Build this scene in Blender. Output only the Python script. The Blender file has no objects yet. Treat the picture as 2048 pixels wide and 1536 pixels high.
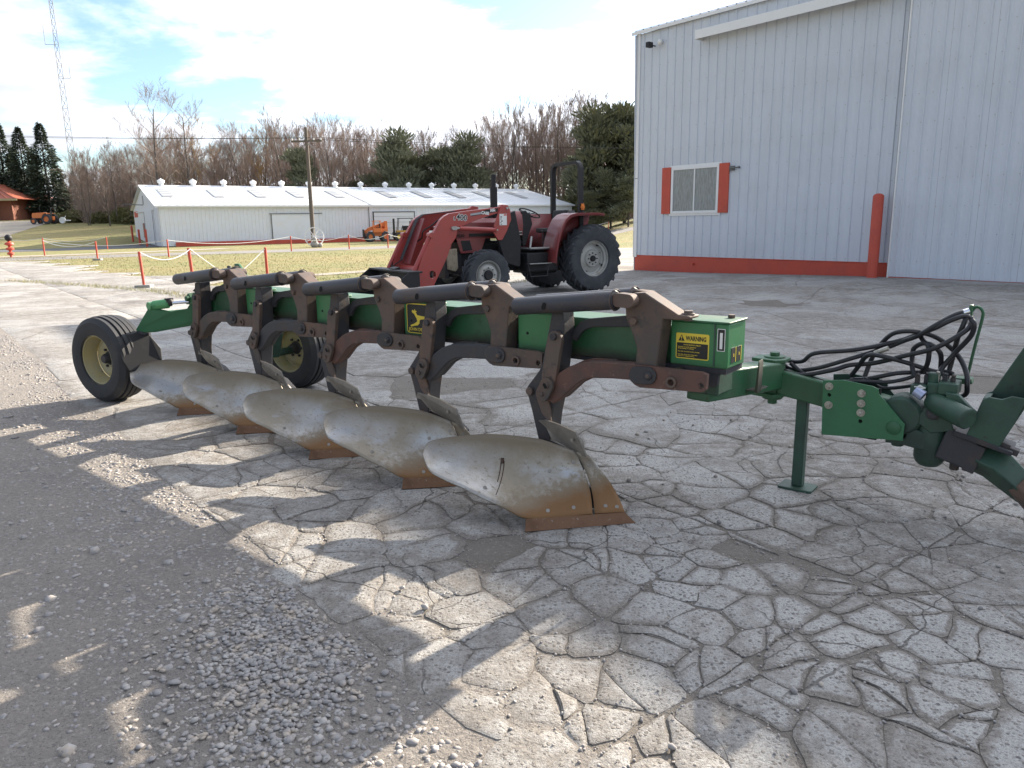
import bpy, math, random
import numpy as np
from mathutils import Vector, Matrix, noise as mnoise
R = math.radians
random.seed(7); rng = np.random.default_rng(7)
scene = bpy.context.scene
COL = scene.collection

# ------------------------------------------------------------------ camera, sky, sun, exposure
cam_d = bpy.data.cameras.new("camera"); cam = bpy.data.objects.new("camera", cam_d); COL.objects.link(cam)
cam_d.sensor_fit = 'HORIZONTAL'; cam_d.sensor_width = 36.0; cam_d.lens = 36.0*1500/2048
cam_d.clip_start = 0.05; cam_d.clip_end = 3000
cam.location = (0, 0, 1.5)
_th, _rho = R(12.19), R(0.89)
_F = Vector((0, math.cos(_th), -math.sin(_th))); _R0 = Vector((1, 0, 0)); _U0 = Vector((0, math.sin(_th), math.cos(_th)))
_Rt = math.cos(_rho)*_R0 - math.sin(_rho)*_U0; _Up = math.sin(_rho)*_R0 + math.cos(_rho)*_U0
cam.rotation_euler = Matrix((( _Rt.x, _Up.x, -_F.x), (_Rt.y, _Up.y, -_F.y), (_Rt.z, _Up.z, -_F.z))).to_euler()
scene.camera = cam

SUN_AZ, SUN_EL = 46.5, 23.2      # azimuth counted from +X towards +Y
sdir = Vector((math.cos(R(SUN_AZ))*math.cos(R(SUN_EL)), math.sin(R(SUN_AZ))*math.cos(R(SUN_EL)), math.sin(R(SUN_EL))))
sun_d = bpy.data.lights.new("sun", 'SUN'); sun = bpy.data.objects.new("sun", sun_d); COL.objects.link(sun)
sun_d.energy = 4.1; sun_d.angle = R(0.55); sun_d.color = (1.0, 0.89, 0.74)
sun.rotation_euler = (-sdir).to_track_quat('-Z', 'Y').to_euler()
sun.location = (20, 30, 30)

world = bpy.data.worlds.new("World"); scene.world = world; world.use_nodes = True
def build_world():
    nt = world.node_tree; n = nt.nodes; l = nt.links; n.clear()
    out = n.new('ShaderNodeOutputWorld')
    sky = n.new('ShaderNodeTexSky'); sky.sky_type = 'NISHITA'; sky.sun_disc = False
    sky.sun_elevation = R(SUN_EL); sky.sun_rotation = R(90 - SUN_AZ); sky.air_density = 1.0; sky.dust_density = 0.8; sky.ozone_density = 3.0
    bsky = n.new('ShaderNodeBackground'); bsky.inputs[1].default_value = 0.070
    l.new(sky.outputs[0], bsky.inputs[0])
    tc = n.new('ShaderNodeTexCoord')
    sep = n.new('ShaderNodeSeparateXYZ'); l.new(tc.outputs['Generated'], sep.inputs[0])
    def m(op, a, b=None, c=None, clamp=False):
        x = n.new('ShaderNodeMath'); x.operation = op; x.use_clamp = clamp
        for i, v in enumerate((a, b, c)):
            if v is None: continue
            if isinstance(v, (int, float)): x.inputs[i].default_value = v
            else: l.new(v, x.inputs[i])
        return x.outputs[0]
    zz = m('ADD', m('MAXIMUM', sep.outputs[2], 0.0), 0.16)
    comb = n.new('ShaderNodeCombineXYZ')
    l.new(m('DIVIDE', sep.outputs[0], zz), comb.inputs[0]); l.new(m('DIVIDE', sep.outputs[1], zz), comb.inputs[1]); comb.inputs[2].default_value = 2.6
    n1 = n.new('ShaderNodeTexNoise'); n1.inputs['Scale'].default_value = 1.15; n1.inputs['Detail'].default_value = 7; n1.inputs['Roughness'].default_value = 0.52; n1.inputs['Distortion'].default_value = 0.25
    l.new(comb.outputs[0], n1.inputs['Vector'])
    n2 = n.new('ShaderNodeTexNoise'); n2.inputs['Scale'].default_value = 3.2; n2.inputs['Detail'].default_value = 6; n2.inputs['Roughness'].default_value = 0.6
    l.new(comb.outputs[0], n2.inputs['Vector'])
    dens = m('MULTIPLY_ADD', n2.outputs['Fac'], 0.25, m('MULTIPLY', n1.outputs['Fac'], 0.75))
    mask = n.new('ShaderNodeMapRange'); mask.interpolation_type = 'SMOOTHSTEP'
    mask.inputs['From Min'].default_value = 0.405; mask.inputs['From Max'].default_value = 0.525
    l.new(dens, mask.inputs['Value'])
    # cloud brightness: thick parts a bit greyer away from the sun, whiter towards it
    dot = n.new('ShaderNodeVectorMath'); dot.operation = 'DOT_PRODUCT'; dot.inputs[1].default_value = tuple(sdir)
    l.new(tc.outputs['Generated'], dot.inputs[0])
    toward = n.new('ShaderNodeMapRange'); toward.inputs['From Min'].default_value = 0.15; toward.inputs['From Max'].default_value = 0.95
    toward.inputs['To Min'].default_value = 0.0; toward.inputs['To Max'].default_value = 1.0
    l.new(dot.outputs['Value'], toward.inputs['Value'])
    shade = n.new('ShaderNodeMapRange'); shade.inputs['From Min'].default_value = 0.42; shade.inputs['From Max'].default_value = 0.62
    shade.inputs['To Min'].default_value = 1.06; shade.inputs['To Max'].default_value = 0.60
    l.new(dens, shade.inputs['Value'])
    cs = m('MULTIPLY', shade.outputs[0], m('MULTIPLY_ADD', toward.outputs[0], 0.78, 0.250))
    bcl = n.new('ShaderNodeBackground'); bcl.inputs[0].default_value = (0.90, 0.935, 1.02, 1)
    l.new(cs, bcl.inputs[1])
    mix = n.new('ShaderNodeMixShader')
    l.new(m('MULTIPLY', mask.outputs[0], 0.96), mix.inputs[0]); l.new(bsky.outputs[0], mix.inputs[1]); l.new(bcl.outputs[0], mix.inputs[2])
    l.new(mix.outputs[0], out.inputs[0])
build_world()
scene.view_settings.view_transform = 'Standard'; scene.view_settings.look = 'None'
scene.view_settings.exposure = 1.90; scene.view_settings.gamma = 1.0; scene.view_settings.use_curve_mapping = False
scene.render.engine = 'CYCLES'
scene.cycles.max_bounces = 6; scene.cycles.diffuse_bounces = 3; scene.cycles.transparent_max_bounces = 8
scene.cycles.use_denoising = True

# ------------------------------------------------------------------ helpers
def smooth(a, b, x):
    t = min(1.0, max(0.0, (x-a)/(b-a))); return t*t*(3-2*t)

BC = (3.804, 23.26); BA = R(-51.5)     # near left corner of the big shed and the direction of its front wall
def ground_h(x, y):
    h = 3.0*smooth(60, 118, y)*smooth(22, 38, -x+0.15*(y-60))
    h += 1.7*smooth(42, 95, y)*smooth(4, 14, x-0.02*y)
    dx, dy = x-BC[0], y-BC[1]
    s = dx*math.cos(BA)+dy*math.sin(BA); d = dx*math.sin(BA)-dy*math.cos(BA)   # d: distance in front of the wall
    if s > 0: h += 0.15*smooth(0, 9, s)*(1-smooth(1.0, 6.0, d))
    return h

class MB:
    def __init__(s): s.v = []; s.f = []
    def add(s, v, f):
        o = len(s.v); s.v.extend(v); s.f.extend([tuple(i+o for i in q) for q in f]); return s
    def box(s, x0, x1, y0, y1, z0, z1):
        if x0 > x1: x0, x1 = x1, x0
        if y0 > y1: y0, y1 = y1, y0
        if z0 > z1: z0, z1 = z1, z0
        v = [(x0,y0,z0),(x1,y0,z0),(x1,y1,z0),(x0,y1,z0),(x0,y0,z1),(x1,y0,z1),(x1,y1,z1),(x0,y1,z1)]
        return s.add(v, [(0,3,2,1),(4,5,6,7),(0,1,5,4),(1,2,6,5),(2,3,7,6),(3,0,4,7)])
    def prism(s, poly, a0, a1, plane='xz', holes=()):
        """outline in a plane, pushed along the third axis from a0 to a1; holes = (cx, cy, r)"""
        loop = list(poly)
        ar = sum(loop[i][0]*loop[(i+1) % len(loop)][1]-loop[(i+1) % len(loop)][0]*loop[i][1] for i in range(len(loop)))
        if ar < 0: loop.reverse()
        rings = [list(range(len(loop)))]
        cap = list(range(len(loop)))
        pts = loop[:]
        for (cx, cy, r) in holes:
            m = 12; st = len(pts)
            bi = min(cap, key=lambda i: (pts[i][0]-cx)**2+(pts[i][1]-cy)**2)
            a0_ = math.atan2(pts[bi][1]-cy, pts[bi][0]-cx)
            pts += [(cx+r*math.cos(a0_-2*math.pi*k/m), cy+r*math.sin(a0_-2*math.pi*k/m)) for k in range(m)]
            hl = list(range(st, st+m)); rings.append(hl)
            p = cap.index(bi)
            cap = cap[:p+1]+hl+[hl[0]]+cap[p:]
        def P(u, w, a):
            return {'xz': (u, a, w), 'xy': (u, w, a), 'yz': (a, u, w)}[plane]
        n = len(pts)
        v = [P(u, w, a0) for u, w in pts]+[P(u, w, a1) for u, w in pts]
        flip = (plane == 'xz') == (a1 > a0)
        f = []
        c0 = tuple(cap); c1 = tuple(i+n for i in cap)
        if len(holes) == 0:
            f += [c0, c1[::-1]] if flip else [c0[::-1], c1]
        else:   # with holes, cut the caps into triangles
            s.flat = True
            from mathutils.geometry import delaunay_2d_cdt
            ed = []
            for rg in rings: ed += [(rg[i], rg[(i+1) % len(rg)]) for i in range(len(rg))]
            res = delaunay_2d_cdt([Vector(p) for p in pts], ed, [], 0, 1e-7)
            vv, ff = res[0], res[2]
            for t in ff:
                c = sum((vv[i] for i in t), Vector((0, 0)))/3
                if any((c.x-h[0])**2+(c.y-h[1])**2 < (h[2]*0.9)**2 for h in holes): continue
                ins = False; j = len(loop)-1
                for i in range(len(loop)):
                    xi, yi = loop[i]; xj, yj = loop[j]
                    if (yi > c.y) != (yj > c.y) and c.x < (xj-xi)*(c.y-yi)/(yj-yi)+xi: ins = not ins
                    j = i
                if not ins: continue
                a_, b_, c_ = [vv[i] for i in t]
                if (b_.x-a_.x)*(c_.y-a_.y)-(b_.y-a_.y)*(c_.x-a_.x) < 0: t = t[::-1]
                idx = []
                for i in t:
                    idx.append(min(range(n), key=lambda k: (pts[k][0]-vv[i].x)**2+(pts[k][1]-vv[i].y)**2))
                f += [tuple(idx) if flip else tuple(idx[::-1]), tuple(i+n for i in (idx[::-1] if flip else idx))]
        for rg in rings:
            m = len(rg)
            for i in range(m):
                a, b = rg[i], rg[(i+1) % m]
                q = (a, b, b+n, a+n)
                f.append(q[::-1] if flip else q)
        return s.add(v, f)
    def tube(s, pts, r, seg=8, caps=True, closed=False):
        pts = [Vector(p) for p in pts]; n = len(pts)
        rs = r if isinstance(r, (list, tuple)) else [r]*n
        v = []; f = []; up = None
        for i, p in enumerate(pts):
            if closed: d = pts[(i+1) % n]-pts[i-1]
            else: d = (pts[min(i+1, n-1)]-pts[max(i-1, 0)])
            if d.length < 1e-9: d = Vector((0, 0, 1))
            d.normalize()
            if up is None:
                up = Vector((0, 0, 1)) if abs(d.z) < 0.9 else Vector((1, 0, 0))
            a = d.cross(up)
            if a.length < 1e-6: a = d.cross(Vector((0, 1, 0)))
            a.normalize(); up = a.cross(d).normalized()
            for k in range(seg):
                t = 2*math.pi*k/seg; q = p+(a*math.cos(t)+up*math.sin(t))*rs[i]; v.append(tuple(q))
        for i in range(n if closed else n-1):
            for k in range(seg):
                a0 = i*seg+k; b0 = i*seg+(k+1) % seg; c0 = ((i+1) % n)*seg
                f.append((a0, b0, c0+(k+1) % seg, c0+k))
        if caps and not closed:
            f.append(tuple(range(seg))[::-1]); f.append(tuple(range((n-1)*seg, n*seg)))
        return s.add(v, f)
    def beam(s, p0, p1, w, h, up=(0, 0, 1)):
        """square bar from p0 to p1: w across, h high"""
        p0 = Vector(p0); p1 = Vector(p1); d = (p1-p0).normalized(); u = Vector(up)
        a = d.cross(u).normalized(); u = a.cross(d)
        v = [tuple(p+a*sx*w/2+u*sz*h/2) for p in (p0, p1) for sx, sz in ((-1, -1), (1, -1), (1, 1), (-1, 1))]
        return s.add(v, [(0,1,2,3)[::-1],(4,5,6,7),(0,1,5,4),(1,2,6,5),(2,3,7,6),(3,0,4,7)])
    def lathe(s, prof, c=(0, 0, 0), axis='y', seg=32, closed=False):
        """prof: (radius, offset along axis)"""
        v = []; f = []; m = len(prof)
        for k in range(seg):
            t = 2*math.pi*k/seg; ca, sa = math.cos(t), math.sin(t)
            for r, h in prof:
                p = {'y': (r*ca, h, r*sa), 'z': (r*ca, r*sa, h), 'x': (h, r*ca, r*sa)}[axis]
                v.append((p[0]+c[0], p[1]+c[1], p[2]+c[2]))
        for k in range(seg):
            for j in range(m if closed else m-1):
                a = k*m+j; b = k*m+(j+1) % m; c2 = ((k+1) % seg)*m
                f.append((a, b, c2+(j+1) % m, c2+j))
        return s.add(v, f)
    def cyl(s, c, r, a0, a1, axis='y', seg=16):
        return s.lathe([(0.0001, a0), (r, a0), (r, a1), (0.0001, a1)], c, axis, seg)
    def ball(s, c, r, seg=10, sq=(1, 1, 1)):
        pr = [(max(1e-4, math.sin(math.pi*i/seg)), -math.cos(math.pi*i/seg)) for i in range(seg+1)]
        o = len(s.v); s.lathe(pr, (0, 0, 0), 'z', seg+4)
        for i in range(o, len(s.v)):
            p = s.v[i]; s.v[i] = (c[0]+p[0]*r*sq[0], c[1]+p[1]*r*sq[1], c[2]+p[2]*r*sq[2])
        return s
    def capsule(s, p, q, r, a0, a1, plane='xz', seg=8):
        dx, dy = q[0]-p[0], q[1]-p[1]; t = math.atan2(dy, dx)
        poly = [(q[0]+r*math.cos(t-math.pi/2+math.pi*k/seg), q[1]+r*math.sin(t-math.pi/2+math.pi*k/seg)) for k in range(seg+1)]
        poly += [(p[0]+r*math.cos(t+math.pi/2+math.pi*k/seg), p[1]+r*math.sin(t+math.pi/2+math.pi*k/seg)) for k in range(seg+1)]
        return s.prism(poly, a0, a1, plane)
    def mesh(s, name, mat, smooth_angle=38):
        me = bpy.data.meshes.new(name); me.from_pydata([tuple(p) for p in s.v], [], s.f)
        if mat: me.materials.append(mat)
        if smooth_angle:
            me.polygons.foreach_set('use_smooth', [True]*len(me.polygons))
            me.set_sharp_from_angle(angle=R(smooth_angle))
        me.update(); return me
    def build(s, name, mat, parent=None, bevel=0, loc=None, rot=None, smooth_angle=38, fixn=True):
        if getattr(s, 'flat', False): smooth_angle = 0
        me = s.mesh(name, mat, smooth_angle)
        o = bpy.data.objects.new(name, me); COL.objects.link(o); o.parent = parent
        if loc: o.location = loc
        if rot: o.rotation_euler = rot
        if bevel:
            b = o.modifiers.new('bevel', 'BEVEL'); b.width = bevel; b.segments = 2; b.limit_method = 'ANGLE'; b.angle_limit = R(40)
        return o

def tag(o, label=None, cat=None, group=None, kind=None):
    if label: o['label'] = label
    if cat: o['category'] = cat
    if group: o['group'] = group
    if kind: o['kind'] = kind
    return o
def empty(name, loc=(0, 0, 0), rz=0.0, parent=None):
    o = bpy.data.objects.new(name, None); COL.objects.link(o); o.location = loc; o.rotation_euler = (0, 0, rz)
    o.empty_display_size = 0.2; o.parent = parent; return o
def copy_tree(o, parent=None):
    c = o.copy(); COL.objects.link(c); c.parent = parent
    for ch in list(o.children): copy_tree(ch, c)
    return c
def catmull(pts, k=6):
    P = [Vector(p) for p in pts]; P = [P[0]*2-P[1]]+P+[P[-1]*2-P[-2]]; out = []
    for i in range(1, len(P)-2):
        for j in range(k):
            t = j/k; a, b, c, d = P[i-1:i+3]
            out.append(0.5*((2*b)+(c-a)*t+(2*a-5*b+4*c-d)*t*t+(3*b-a-3*c+d)*t**3))
    out.append(P[-2]); return out

# ------------------------------------------------------------------ materials
MATS = {}
def pmat(name, col, rough=0.6, metal=0.0, layers=(), bump=None, rvar=0.0, spec=0.5, rand=0.0, coat=0.0, grad=None):
    """layers: (noise scale, from, to, colour, roughness, metal, stretch xyz) laid over each other by procedural noise
       bump: (scale, distance) or list; grad: (axis, from, to, colour, rough, metal, noise amount) a band along an object axis"""
    m = bpy.data.materials.new(name); m.use_nodes = True; nt = m.node_tree; n = nt.nodes; l = nt.links
    b = n['Principled BSDF']; tc = n.new('ShaderNodeTexCoord')
    cur = None; cr = None; cm = None
    rgb = n.new('ShaderNodeRGB'); rgb.outputs[0].default_value = (*col, 1); cur = rgb.outputs[0]
    if rand > 0:
        oi = n.new('ShaderNodeObjectInfo'); mr = n.new('ShaderNodeMapRange'); mr.inputs['To Min'].default_value = 1-rand; mr.inputs['To Max'].default_value = 1+rand
        l.new(oi.outputs['Random'], mr.inputs['Value'])
        vm = n.new('ShaderNodeVectorMath'); vm.operation = 'SCALE'; l.new(cur, vm.inputs[0]); l.new(mr.outputs[0], vm.inputs['Scale']); cur = vm.outputs[0]
    rv = n.new('ShaderNodeValue'); rv.outputs[0].default_value = rough; cr = rv.outputs[0]
    mv = n.new('ShaderNodeValue'); mv.outputs[0].default_value = metal; cm = mv.outputs[0]
    VEC = tc.outputs['Object']
    if rand > 0:      # every copy gets its own stains
        va = n.new('ShaderNodeVectorMath'); va.operation = 'MULTIPLY_ADD'; l.new(oi.outputs['Random'], va.inputs[0]); va.inputs[1].default_value = (37, 19, 23); l.new(VEC, va.inputs[2]); VEC = va.outputs[0]
    def mixc(fac, a, colr):
        x = n.new('ShaderNodeMix'); x.data_type = 'RGBA'; l.new(fac, x.inputs[0]); l.new(a, x.inputs[6]); x.inputs[7].default_value = (*colr, 1); return x.outputs[2]
    def mixf(fac, a, v):
        x = n.new('ShaderNodeMix'); x.data_type = 'FLOAT'; l.new(fac, x.inputs[0]); l.new(a, x.inputs[2]); x.inputs[3].default_value = v; return x.outputs[0]
    for i, L in enumerate(layers):
        sc, lo, hi, c2 = L[:4]; r2 = L[4] if len(L) > 4 else rough; m2 = L[5] if len(L) > 5 else metal
        mp = n.new('ShaderNodeMapping'); l.new(VEC, mp.inputs[0]); mp.inputs['Location'].default_value = (i*3.1, i*1.7, i*2.3)
        if len(L) > 6: mp.inputs['Scale'].default_value = L[6]
        nz = n.new('ShaderNodeTexNoise'); nz.inputs['Scale'].default_value = sc; nz.inputs['Detail'].default_value = 8; nz.inputs['Roughness'].default_value = 0.65
        l.new(mp.outputs[0], nz.inputs['Vector'])
        mr = n.new('ShaderNodeMapRange'); mr.inputs['From Min'].default_value = lo; mr.inputs['From Max'].default_value = hi; l.new(nz.outputs['Fac'], mr.inputs['Value'])
        cur = mixc(mr.outputs[0], cur, c2); cr = mixf(mr.outputs[0], cr, r2); cm = mixf(mr.outputs[0], cm, m2)
    for g in (grad or ()):
        ax, lo, hi, c2, r2, m2, na, nsc = g
        sp = n.new('ShaderNodeSeparateXYZ'); l.new(tc.outputs['Object'], sp.inputs[0])
        if isinstance(ax, tuple):
            dp = n.new('ShaderNodeVectorMath'); dp.operation = 'DOT_PRODUCT'; dp.inputs[1].default_value = ax; l.new(tc.outputs['Object'], dp.inputs[0]); src = dp.outputs['Value']
        else: src = sp.outputs[ax]
        nz = n.new('ShaderNodeTexNoise'); nz.inputs['Scale'].default_value = nsc; nz.inputs['Detail'].default_value = 10; nz.inputs['Roughness'].default_value = 0.75
        l.new(VEC, nz.inputs['Vector'])
        ma = n.new('ShaderNodeMath'); ma.operation = 'MULTIPLY_ADD'; l.new(nz.outputs['Fac'], ma.inputs[0]); ma.inputs[1].default_value = na; l.new(src, ma.inputs[2])
        mr = n.new('ShaderNodeMapRange'); mr.inputs['From Min'].default_value = lo+na/2; mr.inputs['From Max'].default_value = hi+na/2; l.new(ma.outputs[0], mr.inputs['Value'])
        cur = mixc(mr.outputs[0], cur, c2); cr = mixf(mr.outputs[0], cr, r2); cm = mixf(mr.outputs[0], cm, m2)
    l.new(cur, b.inputs['Base Color']); l.new(cr, b.inputs['Roughness']); l.new(cm, b.inputs['Metallic'])
    b.inputs['Specular IOR Level'].default_value = spec
    if coat: b.inputs['Coat Weight'].default_value = coat; b.inputs['Coat Roughness'].default_value = 0.15
    if bump:
        bl = bump if isinstance(bump, list) else [bump]; prev = None
        for sc, dist in bl:
            nz = n.new('ShaderNodeTexNoise'); nz.inputs['Scale'].default_value = sc; nz.inputs['Detail'].default_value = 6; nz.inputs['Roughness'].default_value = 0.7
            l.new(tc.outputs['Object'], nz.inputs['Vector'])
            bp = n.new('ShaderNodeBump'); bp.inputs['Distance'].default_value = dist; l.new(nz.outputs['Fac'], bp.inputs['Height'])
            if prev: l.new(prev, bp.inputs['Normal'])
            prev = bp.outputs[0]
        l.new(prev, b.inputs['Normal'])
    MATS[name] = m; return m
def node_after(m): return m.node_tree.nodes, m.node_tree.links, m.node_tree.nodes['Principled BSDF']

dirt = (0.20, 0.165, 0.125)
M_green = pmat('green_paint', (0.028, 0.112, 0.050), 0.42, 0, [(3, .42, .66, (0.042, 0.088, 0.048), .6), (22, .60, .72, (0.055, 0.048, 0.035), .8), (70, .66, .72, (0.13, 0.06, 0.03), .9)], (60, .0006))
M_green_b = pmat('bright_green_paint', (0.034, 0.170, 0.062), 0.40, 0, [(5, .50, .8, (0.04, 0.12, 0.05), .55), (30, .63, .72, (0.06, 0.05, 0.035), .8)], (50, .0005),
    grad=[(2, .845, .79, (0.05, 0.05, 0.035), .85, 0, .07, 9)])
M_green_c = pmat('clean_green_paint', (0.034, 0.150, 0.068), 0.42, 0, [(5, .50, .8, (0.036, 0.115, 0.055), .5), (60, .67, .74, (0.06, 0.05, 0.035), .8)], (50, .0005))
M_beam = pmat('worn_green_beam_paint', (0.028, 0.115, 0.052), 0.42, 0, [(2.2, .42, .66, (0.045, 0.092, 0.050), .6), (14, .58, .70, (0.020, 0.075, 0.036), .5), (45, .66, .72, (0.14, 0.12, 0.09), .9)], (50, .0006), grad=[(2, .862, .800, (0.045, 0.042, 0.030), .85, 0, .09, 6)])
M_green_d = pmat('oily_green_paint', (0.030, 0.076, 0.050), 0.5, 0, [(4, .42, .66, (0.024, 0.042, 0.033), .55), (18, .60, .72, (0.03, 0.026, 0.022), .6)], (40, .001))
M_iron = pmat('dusty_brown_iron', (0.100, 0.074, 0.062), 0.72, 0.0, [(5, .45, .65, (0.150, 0.094, 0.068), .8), (2.2, .50, .62, (0.075, 0.062, 0.056), .65), (16, .56, .68, (0.055, 0.046, 0.044), .6), (60, .62, .72, (0.17, 0.12, 0.09), .9)], (45, .0012), rand=.12)
M_iron_d = pmat('dark_worn_iron', (0.034, 0.034, 0.040), 0.55, 0.0, [(7, .52, .68, (0.075, 0.055, 0.045), .75), (50, .62, .75, (0.12, 0.085, 0.065), .85)], (55, .001), rand=.15)
M_iron_r = pmat('reddish_worn_iron', (0.12, 0.060, 0.045), 0.7, 0.0, [(6, .45, .65, (0.07, 0.05, 0.045), .7), (30, .6, .7, (0.20, 0.13, 0.10), .9)], (45, .001))
M_tube = pmat('dark_spring_tube', (0.040, 0.040, 0.050), 0.48, 0.0, [(6, .50, .70, (0.085, 0.062, 0.052), .7), (90, .68, .72, (0.35, 0.33, 0.32), .8), (14, .62, .72, (0.07, 0.06, 0.06), .6)], (60, .0006), rand=.12)
M_steel = pmat('scoured_steel', (0.44, 0.43, 0.41), 0.33, 0.85, [(2.6, .38, .58, (0.30, 0.26, 0.20), .46, .5), (5, .54, .68, (0.42, 0.42, 0.43), .30, .9, (.6, 1, 2.2)), (60, .58, .70, (0.20, 0.165, 0.12), .6, .3, (.3, 1, 1)), (120, .60, .70, (0.22, 0.19, 0.15), .7, .3)], [(9, .004), (160, .0004)],
    grad=[(2, .25, .37, (0.20, 0.165, 0.12), .55, .5, .08, 6), ((-.34, 0, 1), .34, .27, (0.25, 0.20, 0.14), .6, .4, .30, 26), ((-.34, 0, 1), .275, .200, (0.22, 0.115, 0.048), .78, .15, .14, 6)], rand=.05)
M_steel_p = pmat('grey_steel_plate', (0.30, 0.28, 0.25), 0.50, 0.6, [(8, .45, .65, (0.20, 0.18, 0.155), .65, .3), (80, .64, .72, (0.16, 0.09, 0.05), .8, 0)], (120, .0005))
M_share = pmat('rusty_share_steel', (0.17, 0.090, 0.048), 0.72, 0.2, [(7, .45, .65, (0.12, 0.062, 0.034), .85, .1), (30, .6, .7, (0.28, 0.22, 0.17), .6, .5)], (90, .0008))
M_chrome = pmat('chromed_rod', (0.75, 0.76, 0.80), 0.12, 1.0)
M_bolt = pmat('zinc_bolt', (0.42, 0.40, 0.36), 0.45, .7, [(40, .5, .7, (0.2, 0.17, 0.13), .7, .3)])
M_rubber = pmat('black_hose_rubber', (0.018, 0.018, 0.022), 0.42, 0, [(12, .55, .75, (0.05, 0.047, 0.045), .6)], (80, .0003))
M_tyre = pmat('dusty_tyre_rubber', (0.026, 0.027, 0.031), 0.72, 0, [(5, .5, .75, (0.062, 0.058, 0.052), .85), (30, .58, .74, (0.045, 0.042, 0.040), .8)], (60, .0015))
M_tyre2 = pmat('grey_tractor_tyre_rubber', (0.040, 0.044, 0.052), 0.75, 0, [(4, .45, .7, (0.075, 0.078, 0.085), .85), (25, .6, .75, (0.03, 0.03, 0.033), .8)], (30, .003))
M_rim_y = pmat('faded_yellow_rim', (0.40, 0.33, 0.15), 0.6, 0, [(7, .40, .6, (0.36, 0.33, 0.22), .7), (25, .62, .72, (0.14, 0.10, 0.06), .85)], (50, .001))
M_black = pmat('flat_black', (0.012, 0.012, 0.014), 0.6, 0, [(10, .55, .75, (0.035, 0.033, 0.03), .8)])
M_hole = pmat('dark_hole', (0.006, 0.006, 0.006), 0.9)
M_orange = pmat('orange_red_paint', (0.54, 0.078, 0.045), 0.55, 0, [(2, .45, .7, (0.44, 0.075, 0.05), .65), (6, .5, .75, (0.50, 0.09, 0.055), .6), (40, .66, .74, (0.25, 0.10, 0.07), .8)], (30, .001))
M_white = pmat('white_steel_siding', (0.60, 0.635, 0.70), 0.42, 0, [(0.8, .45, .7, (0.56, 0.59, 0.64), .5), (9, .68, .78, (0.42, 0.42, 0.42), .6)], (2.5, .004))
M_whitep = pmat('white_trim_paint', (0.78, 0.78, 0.78), 0.4, 0, [(6, .6, .8, (0.6, 0.59, 0.56), .6)])
M_barnw = pmat('grey_white_barn_siding', (0.72, 0.745, 0.79), 0.5, 0, [(1.5, .45, .7, (0.70, 0.70, 0.70), .6)])
M_barnr = pmat('white_barn_roof', (0.72, 0.74, 0.76), 0.35, 0.0, [(.6, .5, .7, (0.66, 0.68, 0.70), .4)])
M_glass = pmat('window_glass', (0.20, 0.22, 0.24), 0.08, 0, spec=.8)
M_curtain = pmat('grey_curtain', (0.34, 0.36, 0.36), 0.8, 0, [(5, .4, .7, (0.22, 0.22, 0.19), .9, 0, (6, 1, 1))], (12, .01))
M_trred = pmat('faded_red_tractor_paint', (0.225, 0.043, 0.043), 0.42, 0, [(4, .45, .75, (0.18, 0.05, 0.05), .5), (40, .68, .74, (0.25, 0.16, 0.14), .7)], (40, .0006), coat=.15)
M_trred2 = pmat('red_loader_paint', (0.36, 0.052, 0.044), 0.38, 0, [(4, .5, .75, (0.28, 0.058, 0.05), .5), (50, .70, .76, (0.2, 0.12, 0.1), .7)], (40, .0006), coat=.2)
M_trsil = pmat('dull_silver_rim', (0.42, 0.42, 0.40), 0.5, .35, [(6, .5, .7, (0.30, 0.27, 0.22), .7, .1)], (30, .001))
M_concr = pmat('concrete_block', (0.35, 0.34, 0.32), 0.9, 0, [(12, .5, .7, (0.25, 0.24, 0.22), .9)], (40, .004))
M_rope = pmat('white_rope', (0.72, 0.72, 0.70), 0.8)
M_brick = pmat('brown_brick', (0.22, 0.085, 0.055), 0.85, 0, [(6, .45, .7, (0.15, 0.065, 0.045), .9)], (20, .01))
M_roofr = pmat('rust_red_metal_roof', (0.35, 0.10, 0.055), 0.5, 0, [(3, .45, .7, (0.29, 0.085, 0.05), .6)])
M_oranget = pmat('orange_machine_paint', (0.70, 0.20, 0.05), 0.45, 0, [(8, .5, .7, (0.60, 0.22, 0.10), .6)])
M_yellow = pmat('yellow_print', (0.72, 0.55, 0.05), 0.5)
M_blackp = pmat('black_print', (0.01, 0.01, 0.01), 0.5)
M_whitepr = pmat('white_print', (0.75, 0.75, 0.72), 0.5)
M_bark = pmat('grey_brown_bark', (0.115, 0.098, 0.088), 0.95, 0, [(4, .4, .7, (0.09, 0.075, 0.065), .95)], rand=.2)
M_twig = pmat('reddish_grey_twigs', (0.240, 0.182, 0.150), 0.95, 0, rand=.18)
M_twig_y = pmat('yellowish_willow_twigs', (0.30, 0.20, 0.095), 0.95, 0, rand=.1)
M_needle = pmat('dark_spruce_needles', (0.068, 0.095, 0.072), 0.8, 0, [(1.2, .4, .65, (0.095, 0.120, 0.066), .8), (5, .5, .7, (0.02, 0.036, 0.024), .8)], rand=.2)
M_needle2 = pmat('olive_pine_needles', (0.165, 0.18, 0.118), 0.8, 0, [(1.0, .4, .65, (0.22, 0.22, 0.13), .8), (5, .5, .7, (0.115, 0.128, 0.092), .8)], rand=.2)
M_bush = pmat('olive_bush_leaves', (0.12, 0.13, 0.05), 0.85, 0, [(2, .4, .7, (0.17, 0.14, 0.06), .9)], rand=.3)
M_pole = pmat('weathered_pole_wood', (0.16, 0.135, 0.115), 0.9, 0, [(6, .4, .7, (0.10, 0.085, 0.07), .9, 0, (4, 4, .5))])
M_galv = pmat('galvanised_lattice', (0.15, 0.155, 0.155), 0.6, .3)
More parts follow.
